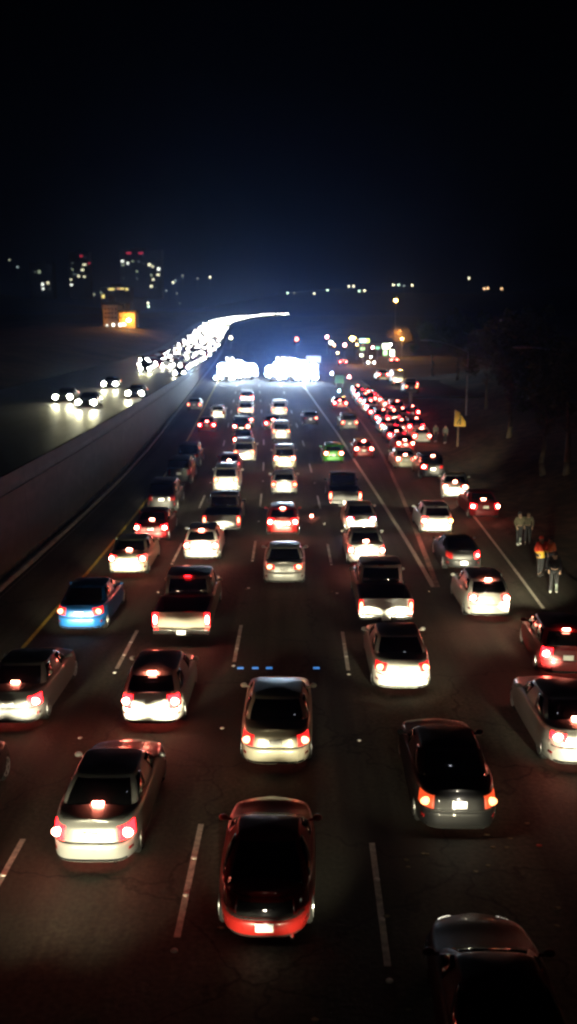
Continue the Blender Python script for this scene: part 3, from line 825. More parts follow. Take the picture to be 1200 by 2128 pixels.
# green guide sign and pale board by the roadblock
def board(px, py, D, wd, hh, m, label, name='guide_sign', base=None, cat='road sign', posts=2):
    p = at(px, py, D); bz = base if base is not None else ZR(D)
    o = empty(name, (p.x, D, bz)); tag(o, label, cat)
    z = p.z - bz
    obj('panel', simple('panel', lambda bm: box(bm, -wd / 2, wd / 2, -.06, 0, z - hh / 2, z + hh / 2, .02)), m, o)
    for sx in ((-wd * .35, wd * .35) if posts == 2 else (0,)):
        obj('post', simple('post', lambda bm: tube(bm, (sx, .07, 0), (sx, .07, z + hh * .4), .06, .06, 8)), M['steel'], o)
    return o
M['green_sign'] = noisy('green_sign', (.005, .16, .10), (.01, .22, .14), 3, .5)
M['lav'] = mat('lav', (.5, .5, .62), .5)
board(706, 788, 150, 1.5, 1.3, M['green_sign'], 'small green guide sign right of the floodlights', base=ZR(150))
board(652, 747, 176, 2.8, 1.3, M['lav'], 'pale board standing above the right end of the floodlights')

# the junction on the right: shops, lit signs, traffic signals
def shop(px0, px1, pyt, pyb, D, label, wins, mname='shop_wall', c1=(.10, .085, .07)):
    a, b = at(px0, pyt, D), at(px1, pyb, D)
    zb = min(b.z, ZR(D) + 3) - 2
    o = empty('shop_building', ((a.x + b.x) / 2, D, zb)); tag(o, label, 'building')
    wd = b.x - a.x; h = a.z - zb
    if mname not in M: M[mname] = noisy(mname, c1, tuple(c * 1.7 for c in c1), .4, .85)
    obj('wall', simple('wall', lambda bm: box(bm, -wd / 2, wd / 2, 0, 9, 0, h)), M[mname], o)
    obj('roof', simple('roof', lambda bm: (box(bm, -wd / 2 - .3, wd / 2 + .3, -.35, 9.3, h + .003, h + .35, .03))), M['concrete'], o)
    for (x0, y0, x1, y1, m) in wins:
        q0, q1 = at(x0, y0, D), at(x1, y1, D)
        X0, X1, Z1, Z0 = q0.x - o.location.x, q1.x - o.location.x, q0.z - zb, q1.z - zb
        fr = obj('window', simple('window', lambda bm: box(bm, X0 - .12, X1 + .12, -.05, .05, Z0 - .12, Z1 + .12)), M['black'], o)
        obj('pane', simple('pane', lambda bm: box(bm, X0, X1, -.08, -.053, Z0, Z1)), m, fr)
    return o
wl_ = E('lit_white', (.95, 1, .72), 14); wg = E('lit_green', (.55, 1, .45), 3.0); wo = E('lit_orange', (1, .6, .2), 3)
shop(742, 858, 712, 768, 262, 'low shop row with bright windows at the junction beyond the ramp',
     [(796, 715, 812, 724, wl_), (797, 728, 805, 738, wg), (811, 728, 819, 742, wl_), (750, 722, 758, 728, wg), (749, 736, 755, 746, wl_), (800, 742, 808, 750, wl_)])
def lit_sign(px, py, D, wd, hh, m, label, dz=6):
    p = at(px, py, D)
    o = empty('illuminated_sign', (p.x, D, p.z - dz)); tag(o, label, 'sign')
    obj('cabinet', simple('cabinet', lambda bm: box(bm, -wd / 2 - .1, wd / 2 + .1, 0, .4, dz - hh / 2 - .1, dz + hh / 2 + .1, .03)), M['steel'], o)
    obj('face', simple('face', lambda bm: box(bm, -wd / 2, wd / 2, -.05, -.003, dz - hh / 2, dz + hh / 2)), m, o)
    obj('post', simple('post', lambda bm: tube(bm, (0, .2, 0), (0, .2, dz - hh / 2 - .1), .12, .12, 8)), M['steel'], o)
lit_sign(754, 708, 240, 1.4, .9, E('cyan_sign', (.4, .9, 1), 6), 'cyan half of the lit sign over the junction')
lit_sign(764, 708, 240, .9, .9, E('yellow_sign', (.75, 1, .15), 5), 'yellow-green half of the lit sign over the junction')
lit_sign(785, 723, 235, 1.0, .6, E('green_small', (.25, .8, .45), 2), 'small green lit sign above the pale post')
def signal(px, py, D, m, label, s=.22, dz=4.5, extra=None, cat='traffic light'):
    p = at(px, py, D)
    o = empty('traffic_light' if cat == 'traffic light' else 'street_lamp', (p.x, D, p.z - dz)); tag(o, label, cat)
    obj('pole', simple('pole', lambda bm: tube(bm, (0, .2, 0), (0, .2, dz + .3), .07, .06, 6)), M['steel'], o)
    hs = obj('housing', simple('housing', lambda bm: box(bm, -s * 1.5, s * 1.5, 0, .3, -s * 4 + dz, s * 1.6 + dz, .03)), M['black'], o)
    obj('lens', simple('lens', lambda bm: ball(bm, (0, -.02, dz), s, (1, .5, 1), 10, 6), True), m, hs)
    return o
pinkh = E('pink_hot', (1, .35, .35), 60); whiteh = E('white_hot', (.92, 1, .95), 55); redh = E('red_hot', (1, .12, .08), 40); cyanh = E('cyan_hot', (.5, .95, 1), 45)
signal(680, 700, 240, pinkh, 'red signal, topmost at the left of the junction', .3)
signal(688, 712, 235, whiteh, 'white lamp just below the topmost red signal', .34, cat='street lamp')
signal(717, 717, 230, pinkh, 'red signal beside the amber flare', .32)
signal(617, 705, 300, redh, 'red signal standing alone above the brightest floodlights', .5)
signal(775, 722, 235, pinkh, 'red signal between the lit signs', .26)
signal(690, 776, 170, E('blue_wh', (.7, .8, 1), 60), 'bluish white lamp right of the floodlights', .2, 3, cat='street lamp')
signal(726, 783, 165, pinkh, 'pink lamp above the ramp queue', .2, 3)
signal(705, 812, 140, cyanh, 'cyan lamp between floodlights and ramp queue', .14, 1.5, cat='street lamp')
signal(403, 676, 500, cyanh, 'cyan signal left of the headlight stream', .7, 6)
signal(480, 702, 330, E('warm_wh', (1, .8, .5), 60), 'warm lamp at the right edge of the headlight stream', .4, 5, cat='street lamp')
for px, py, D, m_, sc_, lb in ((702, 733, 225, amberw, .2, 'faint amber lamp between the roadblock and the junction'), (771, 742, 228, whiteh, .16, 'small white lamp low below the cyan lit sign'), (742, 716, 232, amberw, .2, 'small amber lamp tucked under the amber flare'),
        (695, 717, 240, E('orange_hot', (1, .4, .12), 40), .24, 'small orange lamp right of the white lamp at the junction'), (830, 688, 258, E('orange_hot2', (1, .35, .08), 26), .4, 'orange lamp in the top of the lit tree'), (812, 716, 240, whiteh, .22, 'white lamp at the right corner of the shop row'),
        (822, 744, 232, redh, .22, 'red signal at the right end of the shop row'), (812, 752, 225, pinkh, .14, 'tiny pink signal below the shop row')):
    signal(px, py, D, m_, lb, sc_, 4, cat='traffic light' if 'signal' in lb else 'street lamp')
# cars waiting at the junction
for px, py, m, lb in ((714, 752, 'far', 'car with glowing red lamps under the amber flare'), (820, 748, 'far', 'car with red lamps beside the shop')):
    p = at(px, py, 205)
    make_car('sedan', 'grey', lb, loc=(p.x, 205, p.z - .8), rz=0, tail='far', group='cars at the junction', beams=False, detail=1, name='waiting_car')
for px, py, lb in ((772, 758, 'car with small white headlights below the green sign'), (768, 752, 'car with dim headlights behind the one below the green sign')):
    p = at(px, py, 215)
    oncoming(p.x, 215, p.z - .68, 0, E('head_mid', (1, .95, .85), 60), lb, 'cars at the junction', col='grey')
# vehicles on the street above the ramp
zs = lambda D: None
def street_z(px, py, D): return at(px, py, D).z
D = 120
sz0 = at(828, 801, D).z
V = []
tr = empty('box_truck', (at(828, 790, D).x, D, sz0)); tag(tr, 'small white box truck seen from behind above the ramp queue', 'truck')
obj('box', simple('box', lambda bm: box(bm, -.68, .68, 0, 3.4, .42, 1.95, .05)), PAINTS['white'], tr)
obj('cab', simple('cab', lambda bm: box(bm, -.62, .62, 3.42, 4.7, .35, 1.6, .12)), PAINTS['white'], tr)
obj('door', simple('door', lambda bm: (box(bm, -.6, -.01, -.03, -.004, .5, 1.86, .008), box(bm, .01, .6, -.03, -.004, .5, 1.86, .008))), PAINTS['white'], tr)
for sx in (-1, 1):
    obj('taillight', simple('taillight', lambda bm: box(bm, sx * .5 - .07, sx * .5 + .07, -.05, -.004, .3, .40)), M['lens_on'], tr)
    for wy in (.7, 3.9):
        obj('wheel', KINDS['sedan'].cache['tyre'], M['rubber'], tr, (sx * .6, wy, .33))
for px, lb, ki in ((797, 'pale car with pink lamps left of the small box truck', 'hatch'), (850, 'pale car with glaring lamps right of the small box truck', 'sedan')):
    make_car(ki, 'champagne', lb, loc=(at(px, 795, D).x, D + (0 if px < 800 else -3), at(px, 792 if px < 800 else 808, D).z), rz=0, tail='far', beams=False, detail=1, third=False, name='waiting_car', group='vehicles on the street above the ramp')
# headlights of a car behind the truck make its back bright
d = bpy.data.lights.new('headlight_beam', 'SPOT'); d.energy = 4200; d.spot_size = R(50); d.color = (1, .93, .75)
fo = make_car('hatch', 'grey', 'grey hatchback with lit headlights behind the small box truck', loc=(tr.location.x + .1, D - 12.5, sz0 - .3), tail='on', beams=True, detail=1, third=False, name='following_car', power=HEADW * 1.4)
# street deck carrying them
me = mesh_from('side_street', [(tr.location.x - 3.6, D - 16, sz0 - .34), (tr.location.x + 14, D - 16, sz0 - .34), (tr.location.x + 14, D + 14, sz0 - .01), (tr.location.x - 3.6, D + 14, sz0 - .01)] +
               [(tr.location.x - 3.6, D - 16, sz0 - .54), (tr.location.x + 14, D - 16, sz0 - .54), (tr.location.x + 14, D + 14, sz0 - .21), (tr.location.x - 3.6, D + 14, sz0 - .21)],
               [(0, 1, 2, 3), (7, 6, 5, 4), (0, 4, 5, 1), (1, 5, 6, 2), (2, 6, 7, 3), (3, 7, 4, 0)], False)
tag(obj('side_street', me, M['terrain']), kind='structure')
pp = pick(853, 862, lambda D: ZR(D) + .5)
pa_ = empty('concrete_post', pp); tag(pa_, 'pale slim concrete post under the side street by the ramp queue', 'post')
obj('shaft', simple('shaft', lambda bm: box(bm, -.16, .16, -.16, .16, 0, max(2.5, sz0 - .8 - pp.z), .03)), M['kerb'], pa_)
obj('cap', simple('cap', lambda bm: box(bm, -.22, .22, -.22, .22, max(2.5, sz0 - .8 - pp.z) + .002, max(2.5, sz0 - .8 - pp.z) + .1, .02)), M['kerb'], pa_)

# ------------------------------------------------------------------ hills and city
def hillz(px, D): return 0
V = []
hx = [-900 + 60 * i for i in range(31)]
hD = [760, 850, 950, 1080, 1250, 1450, 1700, 2100, 2600]
hz = random.Random(5)
def hill_h(x, D):
    t = min(1, max(0, (D - 760) / 700))
    crest = 62 + 14 * math.sin(x / 170.) + 9 * math.sin(x / 61. + 1) + (30 if x < -300 else 0) * min(1, (-300 - x) / 200 if x < -300 else 0)
    if x < 160: t2 = t
    else: t2 = t
    base = 20 if abs(x) < 300 else 10
    return base + (crest - base) * (t * t * (3 - 2 * t)) - (8 if abs(x - XW(min(D, 1200))) < 60 and D < 1200 else 0)
V = [(x * (D / 1200), D, min(hill_h(x, D) + hz.uniform(-2, 2), (ZO(D) - 3) if (D < 1230 and -140 < x * (D / 1200) < 140) else 999)) for D in hD for x in hx]
me = mesh_from('hills', V, grid_faces(len(hD), len(hx)))
if sum(q.normal.z for q in me.polygons) < 0: me.flip_normals()
tag(obj('hills', me, M['terrain']), kind='structure')

M['tower_wall'] = noisy('tower_wall', (.03, .03, .032), (.06, .058, .055), .05, .8)
def tower_block(px0, px1, pyt, D, label, wins, name='tower_block', depth=20, m=None, pyb=620, ext=None):
    a, b = at(px0, pyt, D), at(px1, pyb, D)
    o = empty(name, ((a.x + b.x) / 2, D, b.z)); tag(o, label, 'building')
    wd, h = b.x - a.x, a.z - b.z
    obj('wall', simple('wall', lambda bm: box(bm, -wd / 2, wd / 2, 0, depth, 0, h)), m or M['tower_wall'], o)
    obj('roof', simple('roof', lambda bm: (box(bm, -wd / 2 - .5, wd / 2 + .5, -.5, depth + .5, h + .01, h + 1), box(bm, -wd * .2, wd * .15, depth * .3, depth * .6, h + 1.01, h + 4))), M['concrete'], o)
    for (x, y, m_, ww, hh) in wins:
        q = at(x, y, D)
        X, Z = q.x - o.location.x, q.z - b.z
        W, H = ww * D / F / 2.6, hh * D / F / 2.6
        obj('window', simple('window', lambda bm: box(bm, X - W, X + W, -.25, -.02, Z - H, Z + H)), m_, o)
    return o
c1 = E('win_cream', (1, .95, .62), 1.6); c2 = E('win_green', (.62, .75, .5), .55); c3 = E('win_red', (1, .06, .12), .6); c4 = E('win_white', (.95, 1, .9), 2.0); c5 = E('win_dim', (.35, .45, .42), .22); c6 = E('win_yel', (1, .8, .25), 1.3)
Dt = 1300
tower_block(60, 112, 548, Dt, 'dark hillside block with two bright windows at the far left', [(73, 565, c5, 4, 5), (82, 565, c2, 7, 8), (89, 591, c4, 6, 7), (90, 600, c4, 6, 5), (100, 588, c1, 6, 6), (103, 600, c5, 4, 4)])
tower_block(143, 188, 524, Dt, 'tower with a red roof lamp left of the red-topped tower', [(169, 532, c3, 6, 5), (176, 550, c1, 9, 4), (172, 561, c1, 7, 5), (186, 547, c3, 5, 4), (151, 547, c5, 4, 4), (151, 560, c2, 4, 4), (156, 570, c5, 12, 4), (164, 574, c1, 6, 5), (176, 575, c1, 6, 4), (148, 581, c1, 5, 4), (149, 592, c4, 6, 5)])
tower_block(248, 338, 520, Dt, 'broad tower topped by two red lamps', [(268, 526, c3, 13, 4), (293, 526, c3, 13, 4), (255, 543, c4, 7, 6), (256, 551, c2, 6, 5), (266, 547, c4, 5, 6), (276, 543, c2, 6, 4), (289, 543, c5, 6, 5), (285, 564, c2, 5, 5), (257, 578, c5, 5, 5), (286, 579, c5, 5, 5), (311, 550, c1, 8, 7), (318, 554, c1, 5, 5), (330, 559, c4, 7, 8), (329, 571, c1, 8, 5), (315, 572, c2, 6, 5), (319, 581, c1, 6, 5), (315, 595, c1, 7, 6), (299, 548, c5, 4, 4)])
tower_block(208, 272, 598, 900, 'block with a long yellow lit top floor', [(232, 601, c6, 16, 5), (247, 600, E('win_or', (1, .55, .3), .8), 10, 4), (254, 600, c6, 10, 4), (264, 601, c6, 7, 6), (222, 597, c5, 5, 4), (199 + 16, 616, c6, 7, 9), (198 + 12, 608, c2, 4, 5)], pyb=640)
# orange lit building with its own street lamp light
M['stucco'] = noisy('stucco', (.34, .24, .15), (.5, .36, .22), .3, .85)
ob = tower_block(214, 247, 634, 402, 'dim orange-lit stucco building with rows of dark windows', [(223, 676, c4, 4, 5), (236, 675, E('win_hot', (1, .95, .8), 6), 5, 7)] +
            [(220 + 7 * k, 642 + 9 * j, M['glass'], 4.5, 4) for k in range(4) for j in range(3)], name='stucco_building', depth=12, m=M['stucco'], pyb=700)
tower_block(247.5, 282, 650, 399, 'bright orange-lit stucco annex right beside the amber lamp', [(250, 675, M['win_hot'], 6, 7), (258, 674, M['win_hot'], 8, 6)] + [(252 + 9 * k, 660, M['glass'], 5, 4) for k in range(3)], name='stucco_building', depth=9, m=M['stucco'], pyb=700)
d = bpy.data.lights.new('sodium_light', 'POINT'); d.energy = 5000; d.color = (1, .42, .07); d.shadow_soft_size = .5
for nm in ('a',):
    q = at(266, 662, 396.5); lo = bpy.data.objects.new('lamp_light', d); COL.objects.link(lo); lo.location = q
    for o_ in bpy.data.objects:
        if o_.get('label') == 'amber street lamp beside the orange-lit building':
            lo.parent = o_; lo.location = q - o_.location
# scattered lamps along the far hillside
hl = [(365, 583, .5), (380, 573, .3), (360, 587, .7), (346, 604, .5), (437, 576, .8), (308, 630, 1.2), (309, 637, 1), (411, 579, .3), (368, 610, .3), (374, 630, .4), (532, 634, 1), (570, 625, .5), (598, 609, 1.1), (612, 609, .4), (653, 610, 1), (681, 603, 1.2), (725, 595, .8), (735, 595, 1), (747, 605, 1), (758, 604, 1.4), (755, 616, 1.2), (742, 626, .4), (726, 633, .5), (818, 592, 1.2), (829, 592, 1.2), (857, 593, 1.2), (812, 620, 1.2), (840, 594, .4), (975, 578, .7), (1007, 600, .9), (1014, 599, 1.4), (1043, 600, .7), (20, 540, .3), (37, 555, .3), (196, 612, .5)]
lc = [E('far_cream', (1, .95, .65), 4), E('far_green', (.7, 1, .75), 4), E('far_orange', (1, .6, .3), 4)]
lc2 = [E('far_cream_dim', (.8, .85, .6), 1), E('far_green_dim', (.6, .8, .8), 1), E('far_orange_dim', (1, .5, .3), 1.6)]
for i, (px, py, s) in enumerate(hl):
    D = 1250
    q = at(px, py, D)
    o = empty('street_lamp', (q.x, D, q.z - 14)); tag(o, 'tiny distant lamp on the dark hillside beyond the motorway', 'street lamp', 'distant lamps on the hillside')
    obj('pole', simple('pole', lambda bm: tube(bm, (0, .4, 0), (0, .4, 14), .15, .1, 6)), M['steel'], o)
    k = 2 if px > 1000 else (1 if i % 3 == 0 else 0)
    obj('bulb', simple('bulb', lambda bm: ball(bm, (0, 0, 14), .9 + .4 * min(s, 1), (1, .6, 1), 10, 6), True), (lc if s > .6 else lc2)[k], o)

# ------------------------------------------------------------------ trees
LEAF = None
def crown_mesh(seed, n, rx, rz):
    r = random.Random(seed); V, Fc = [], []
    clumps = [(r.gauss(0, .5), r.gauss(0, .5), r.uniform(-.8, .9), r.uniform(.25, .5)) for _ in range(16)]
    for i in range(n):
        c = clumps[r.randrange(16)]
        while True:
            v = Vector((r.uniform(-1, 1), r.uniform(-1, 1), r.uniform(-1, 1)))
            if v.length < 1: break
        p = Vector(((c[0] + v.x * c[3]) * rx, (c[1] + v.y * c[3]) * rx, (c[2] + v.z * c[3]) * rz))
        a = Vector((r.gauss(0, 1), r.gauss(0, 1), r.gauss(0, .6))).normalized() * r.uniform(.12, .24); b = a.orthogonal().normalized() * r.uniform(.06, .12)
        k = len(V); V += [p - a, p + b, p + a, p - b]; Fc.append((k, k + 1, k + 2, k + 3))
    me = bpy.data.meshes.new('crown'); me.from_pydata([tuple(v) for v in V], [], Fc); return me
def trunk_mesh(seed, h, r0):
    r = random.Random(seed); bm = bmesh.new()
    prev = Vector((0, 0, 0)); 
    for k in range(5):
        q = prev + Vector((r.uniform(-.2, .2), r.uniform(-.2, .2), h / 5)); tube(bm, prev, q, r0 * (1 - k * .15), r0 * (1 - (k + 1) * .15), 8); prev = q
        if k > 1:
            for _ in range(3):
                d_ = Vector((r.uniform(-1, 1), r.uniform(-1, 1), .8)) * h * .22; tube(bm, prev, prev + d_, r0 * .3, r0 * .1, 6)
    return bm_mesh('trunk', bm, True)
M['leaf'] = noisy('leaf', (.03, .05, .015), (.08, .10, .03), 2, .7)
M['leaf_dry'] = noisy('leaf_dry', (.10, .07, .03), (.2, .13, .05), 2, .7)
M['bark'] = noisy('bark', (.05, .035, .025), (.12, .09, .06), 6, .9, .5, stretch=(1, 1, .2))
CM = [crown_mesh(s, 2600, 2.6, 2.6) for s in (1, 2, 3)]
TM = [trunk_mesh(s, 4.5, .22) for s in (1, 2)]
def tree(x, y, z, s, k, label, group='dark trees on the right bank', m='leaf'):
    o = empty('leafy_tree', (x, y, z), k * 1.3); tag(o, label, 'tree', group); o.scale = (s, s, s)
    obj('trunk', TM[k % 2], M['bark'], o); c = obj('crown', CM[k % 3], M[m], o, (0, 0, 6))
spots = [(1120, 900, 62), (1180, 1000, 50), (1060, 860, 78), (1010, 840, 96), (1185, 860, 60), (950, 800, 125), (1100, 780, 110), (900, 790, 150)]
for i, (px, py, D) in enumerate(spots):
    q = at(px, py, D); du = q.x - XW(D)
    if du < 30: q.x = XW(D) + 30 + i * .4; du = 30
    tree(q.x, D, bank(D, du) - .1, random.uniform(.9, 1.3), i, 'dark leafy tree on the unlit bank right of the ramp')
q = at(828, 700, 255); tree(q.x, 255, q.z - 6.2, 1.1, 1, 'small tree lit orange above the shop row', None, 'leaf_dry')
d2 = bpy.data.lights.new('sodium_light', 'POINT'); d2.energy = 4500; d2.color = (1, .45, .08); d2.shadow_soft_size = .3
sl = lamp_post(836, 703, 250, 'low amber lamp shining into the small tree', lit=amberw, h=6)
lo = bpy.data.objects.new('lamp_light', d2); COL.objects.link(lo); lo.parent = sl; lo.location = (-.4, -1.2, 7)
d3 = bpy.data.lights.new('sodium_light', 'POINT'); d3.energy = 3000; d3.color = (1, .5, .12); d3.shadow_soft_size = .3
for o_ in list(bpy.data.objects):
    if o_.get('label') == 'street lamp with an elongated amber flare at the junction':
        lo = bpy.data.objects.new('lamp_light', d3); COL.objects.link(lo); lo.parent = o_; lo.location = (-2.5, -.6, 8.2)

# ------------------------------------------------------------------ people
M['skin'] = noisy('skin', (.42, .26, .18), (.5, .32, .23), 8, .55)
M['hair'] = mat('hair', (.02, .013, .01), .6)
def skin_mesh(name, verts, edges, root=0, sub=2):
    me = bpy.data.meshes.new(name); bm = bmesh.new()
    ly = bm.verts.layers.skin.verify()
    vs = [bm.verts.new(v[0]) for v in verts]
    for a, b in edges: bm.edges.new((vs[a], vs[b]))
    for v, d_ in zip(vs, verts):
        r = d_[1]; v[ly].radius = (r, r) if not isinstance(r, tuple) else r
    vs[root][ly].use_root = True
    bm.to_mesh(me); bm.free()
    o = bpy.data.objects.new(name, me); COL.objects.link(o)
    s_ = o.modifiers.new('skin', 'SKIN'); s_.use_smooth_shade = True
    u = o.modifiers.new('sub', 'SUBSURF'); u.levels = sub; u.render_levels = sub
    dg = bpy.context.evaluated_depsgraph_get(); ev = o.evaluated_get(dg)
    me2 = bpy.data.meshes.new_from_object(ev); bpy.data.objects.remove(o)
    for p_ in me2.polygons: p_.use_smooth = True
    return me2
def person(px, py, label, top, legs, rz=0, armpose=0, h=1.72, stride=.1, hood=None, shoe=(.6, .6, .58), coat=False, sock=None):
    p = pick(px, py, lambda D: ZR(D) + .02)
    o = empty('person', p, rz); tag(o, label, 'person', 'people standing along the right shoulder')
    s = h / 1.72
    S = lambda x, y, z: (x * s, y * s, z * s)
    J = {'pel': (0, 0, .95), 'ch': (0, .0, 1.28), 'nk': (0, 0, 1.44), 'hd': (0, -.01, 1.56), 'tp': (0, -.005, 1.66)}
    ax = .24 + .06 * armpose
    for sg, n_ in ((-1, 'l'), (1, 'r')):
        J['sh' + n_] = (sg * .17, 0, 1.39); J['el' + n_] = (sg * ax, .02, 1.12)
        J['wr' + n_] = (sg * (ax - .02 - .1 * armpose), -.08 - .2 * armpose, .90 + .25 * armpose); J['pa' + n_] = (sg * (ax - .03 - .12 * armpose), -.11 - .24 * armpose, .83 + .24 * armpose)
        J['hp' + n_] = (sg * .09, 0, .90); J['kn' + n_] = (sg * .10, -.02 + sg * stride * .3, .50); J['an' + n_] = (sg * .11, .02 + sg * stride, .09); J['to' + n_] = (sg * .12, -.12 + sg * stride, .04)
    rad = {'pel': .13, 'ch': (.16, .11), 'nk': .055, 'hd': .085, 'tp': .07, 'sh': .06, 'el': .04, 'wr': .028, 'pa': (.035, .02), 'hp': .085, 'kn': .055, 'an': .038, 'to': .03}
    def build(name, keys, edges, add=0.0, extra=[], sub=2, over={}):
        ks = list(keys); vv = []
        for k in ks:
            rr_ = over.get(k, rad.get(k) or rad.get(k[:2])); rr_ = tuple((q + add) * s for q in rr_) if isinstance(rr_, tuple) else (rr_ + add) * s
            vv.append((S(*J[k]), rr_))
        ee = [(ks.index(a), ks.index(b)) for a, b in edges]
        for (par, pts, r_) in extra:
            prev = ks.index(par)
            for pt in pts:
                vv.append((S(*pt), r_ * s)); ee.append((prev, len(vv) - 1)); prev = len(vv) - 1
        return skin_mesh(name, vv, ee, 0, sub)
    allk = list(J.keys())
    ed = [('pel', 'ch'), ('ch', 'nk'), ('nk', 'hd'), ('hd', 'tp')]
    ex = []
    for sg, n_ in ((-1, 'l'), (1, 'r')):
        ed += [('ch', 'sh' + n_), ('sh' + n_, 'el' + n_), ('el' + n_, 'wr' + n_), ('wr' + n_, 'pa' + n_), ('pel', 'hp' + n_), ('hp' + n_, 'kn' + n_), ('kn' + n_, 'an' + n_), ('an' + n_, 'to' + n_)]
        c = Vector(J['pa' + n_])
        for f_ in range(4):
            dx = (f_ - 1.5) * .018
            ln = (.06, .07, .066, .052)[f_]
            ex.append(('pa' + n_, [tuple(c + Vector((dx, -.01, -.035))), tuple(c + Vector((dx, -.025, -.035 - ln)))], .009))
        ex.append(('pa' + n_, [tuple(c + Vector((-sg * .035, -.02, -.01))), tuple(c + Vector((-sg * .045, -.04, -.045)))], .010))
    ex.append(('hd', [(0, -.105, 1.545)], .014))
    for sg in (-1, 1): ex.append(('hd', [(sg * .088, .0, 1.55)], .016))
    obj('body', build('body', allk, ed, 0, ex), M['skin'], o)
    eye = simple('eye', lambda bm: ball(bm, (0, 0, 0), .013 * s, (1, 1, 1), 8, 6), True)
    for sg in (-1, 1): obj('eye', eye, M['black'], o, S(sg * .032, -.088, 1.575))
    obj('mouth', simple('mouth', lambda bm: ball(bm, S(0, -.088, 1.505), .02 * s, (1, .3, .3), 8, 6), True), mat('lips', (.3, .1, .09), .5), o)
    obj('hair', simple('hair', lambda bm: ball(bm, S(0, .02, 1.605), .105 * s, (.95, 1.05, .95), 14, 10), True) , hood or M['hair'], o)
    tk = ['pel', 'ch', 'shl', 'ell', 'wrl', 'shr', 'elr', 'wrr']
    te = [('pel', 'ch'), ('ch', 'shl'), ('shl', 'ell'), ('ell', 'wrl'), ('ch', 'shr'), ('shr', 'elr'), ('elr', 'wrr')]
    J['wst'] = (0, 0, .78)
    rad['wst'] = (.25, .19)
    if coat: tk.append('wst'); te.append(('pel', 'wst'))
    obj('jacket', build('jacket', tk, te, .028), top, o)
    lk = ['pel', 'hpl', 'knl', 'anl', 'hpr', 'knr', 'anr']
    obj('trousers', build('trousers', lk, [('pel', 'hpl'), ('hpl', 'knl'), ('knl', 'anl'), ('pel', 'hpr'), ('hpr', 'knr'), ('knr', 'anr')], .02, over={'pel': .115}), legs, o)
    shm = mat('shoe_leather', shoe, .6)
    for sg, n_ in ((-1, 'l'), (1, 'r')):
        a, t_ = J['an' + n_], J['to' + n_]
        obj('shoe', simple('shoe', lambda bm: ball(bm, S((a[0] + t_[0]) / 2, (a[1] + t_[1]) / 2, .045), .14 * s, (.38, 1, .36), 12, 8), True), shm, o)
        if sock: obj('sock', simple('sock', lambda bm: tube(bm, S(a[0], a[1], .07), S(J['kn' + n_][0], J['kn' + n_][1] * .7, .38), .055 * s, .068 * s, 12), True), sock, o)
    return o
dark = noisy('dark_cloth', (.008, .008, .01), (.02, .02, .024), 8, .9)
olive = noisy('tan_cloth', (.09, .08, .05), (.16, .14, .09), 8, .9)
redc = noisy('red_cloth', (.55, .03, .02), (.75, .08, .03), 5, .7)
def band(name, c1, c2, zs):
    m = noisy(name, c1, c1, 5, .7); n = m.node_tree.nodes; l = m.node_tree.links
    tc = n.new('ShaderNodeTexCoord'); se = n.new('ShaderNodeSeparateXYZ'); l.new(tc.outputs['Object'], se.inputs[0])
    cr = n.new('ShaderNodeValToRGB'); cr.color_ramp.interpolation = 'CONSTANT'
    mr = n.new('ShaderNodeMath'); mr.operation = 'DIVIDE'; mr.inputs[1].default_value = 2
    l.new(se.outputs[2], mr.inputs[0]); l.new(mr.outputs[0], cr.inputs[0])
    cr.color_ramp.elements[0].color = (*c2, 1); cr.color_ramp.elements[1].color = (*c1, 1); cr.color_ramp.elements[1].position = zs / 2
    l.new(cr.outputs[0], n['Principled BSDF'].inputs['Base Color']); return m
redyel = band('red_yellow_cloth', (.8, .06, .03), (.85, .5, .05), 1.12)
grey = noisy('pale_grey_cloth', (.11, .14, .12), (.18, .21, .19), 8, .9)
person(1122, 1196, 'person in a red and yellow coat standing at the shoulder edge', redyel, dark, rz=.3, armpose=.4, h=1.8, hood=redc, shoe=(.02, .02, .02), coat=True)
person(1150, 1232, 'person in black with pale grey lower legs, nearest of those on the shoulder', dark, dark, rz=PI - .3, h=1.78, sock=grey, stride=.07)
person(1141, 1188, 'person in an orange-red jacket half behind the one in red and yellow', noisy('orange_cloth', (.5, .09, .03), (.6, .14, .04), 5, .7), dark, rz=-.5, h=1.6, shoe=(.03, .03, .03))
person(1078, 1132, 'person in a tan jacket with pale socks, farthest left on the shoulder', olive, dark, rz=.2, armpose=.3, h=1.72, sock=grey)
person(1096, 1130, 'person in a tan jacket and dark trousers right of the other tan jacket', olive, dark, rz=-.2, armpose=.2, h=1.68, shoe=(.02, .02, .02))
# bush / pale things on the bank
for px, py, D in ((905, 912, 80), (925, 915, 78)):
    q = pick(px, py, lambda D: ZR(D) + .3)
    person(px, py + 6, 'dim grey figure beside the yellow sign, %s of two' % ('left' if px < 910 else 'right'), grey, dark, rz=.2, h=1.7)

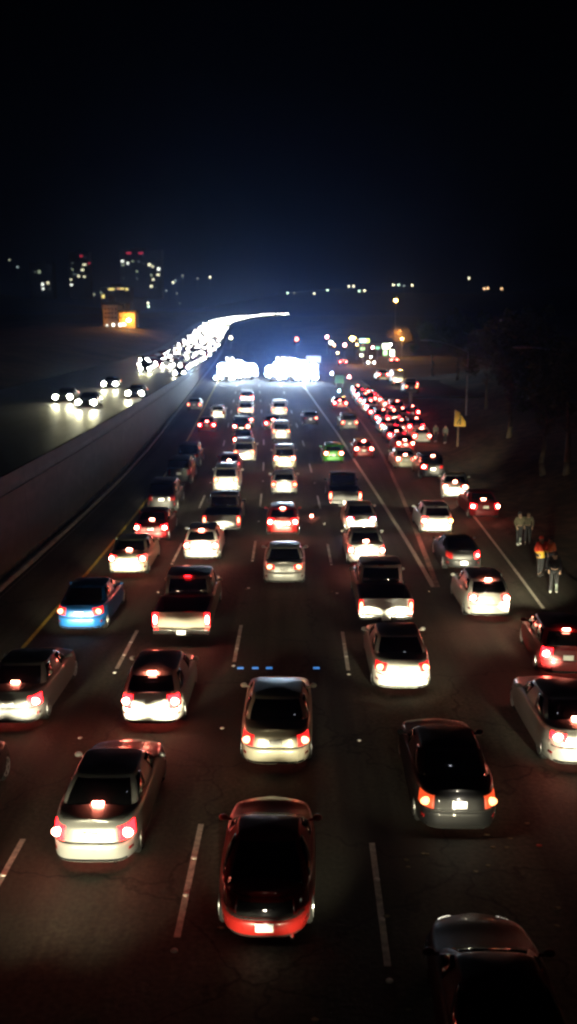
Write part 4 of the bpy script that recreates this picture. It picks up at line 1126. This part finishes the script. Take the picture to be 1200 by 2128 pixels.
# ------------------------------------------------------------------ litter on the road
lt = [(880, 1775), (888, 1776), (1025, 1762), (1015, 1800), (1060, 1743), (1053, 1762), (1095, 1712), (1013, 1735), (848, 1802), (845, 1788), (990, 1812), (1120, 1758), (1160, 1888), (804, 1905), (655, 2120), (848, 2100), (900, 2078), (690, 1230), (512, 1225), (892, 1229), (1158, 1925), (458, 1930)]
M['paper'] = noisy('paper', (.14, .12, .07), (.28, .24, .15), 10, .8)
M['redpaper'] = mat('redpaper', (.5, .04, .02), .6)
lr = random.Random(2)
for i, (px, py) in enumerate(lt):
    p = pick(px, py)
    def lm(bm):
        n = 7; ring = [bm.verts.new((.06 * math.cos(2 * PI * k / n) * lr.uniform(.7, 1.2), .035 * math.sin(2 * PI * k / n) * lr.uniform(.7, 1.3), lr.uniform(.012, .03))) for k in range(n)]
        c = bm.verts.new((0, 0, .022)); lo_ = [bm.verts.new((v.co.x, v.co.y, .006)) for v in ring]
        for k in range(n):
            bm.faces.new((ring[k], ring[(k + 1) % n], c)); bm.faces.new((ring[k], lo_[k], lo_[(k + 1) % n], ring[(k + 1) % n]))
        bm.faces.new(lo_[::-1])
    tag(obj('paper_scrap', simple('paper_scrap', lm), M['redpaper'] if i == 11 else M['paper'], loc=p),
        'small red scrap lying on the dark road at the lower right' if i == 11 else 'small pale scrap lying on the dark road', 'litter', 'scraps scattered on the road')
for px, py, c_, lb in ((648, 1076, 'pink', 'small red lamp on the road right of the red hatchback'),):
    p = pick(px, py)
    o = empty('road_flare', p); tag(o, lb, 'road flare')
    obj('base', simple('base', lambda bm: tube(bm, (0, 0, 0), (0, 0, .05), .09, .07, 12)), M['black'], o)
    obj('flame', simple('flame', lambda bm: ball(bm, (0, 0, .11), .07, (1, 1, .9)), True), M['bulb_brake'], o)

# ------------------------------------------------------------------ haze
hz_m = bpy.data.materials.new('haze'); hz_m.use_nodes = True
n = hz_m.node_tree.nodes; n.clear()
out = n.new('ShaderNodeOutputMaterial'); pv = n.new('ShaderNodeVolumePrincipled')
pv.inputs['Color'].default_value = (.30, .46, 1, 1); pv.inputs['Density'].default_value = .00022; pv.inputs['Anisotropy'].default_value = .92
hz_m.node_tree.links.new(pv.outputs[0], out.inputs['Volume'])
HAZE = True
if HAZE:
    hb = obj('haze', simple('haze', lambda bm: box(bm, -2100, 2100, -62, 2650, -8, 135)), hz_m); tag(hb, kind='stuff')
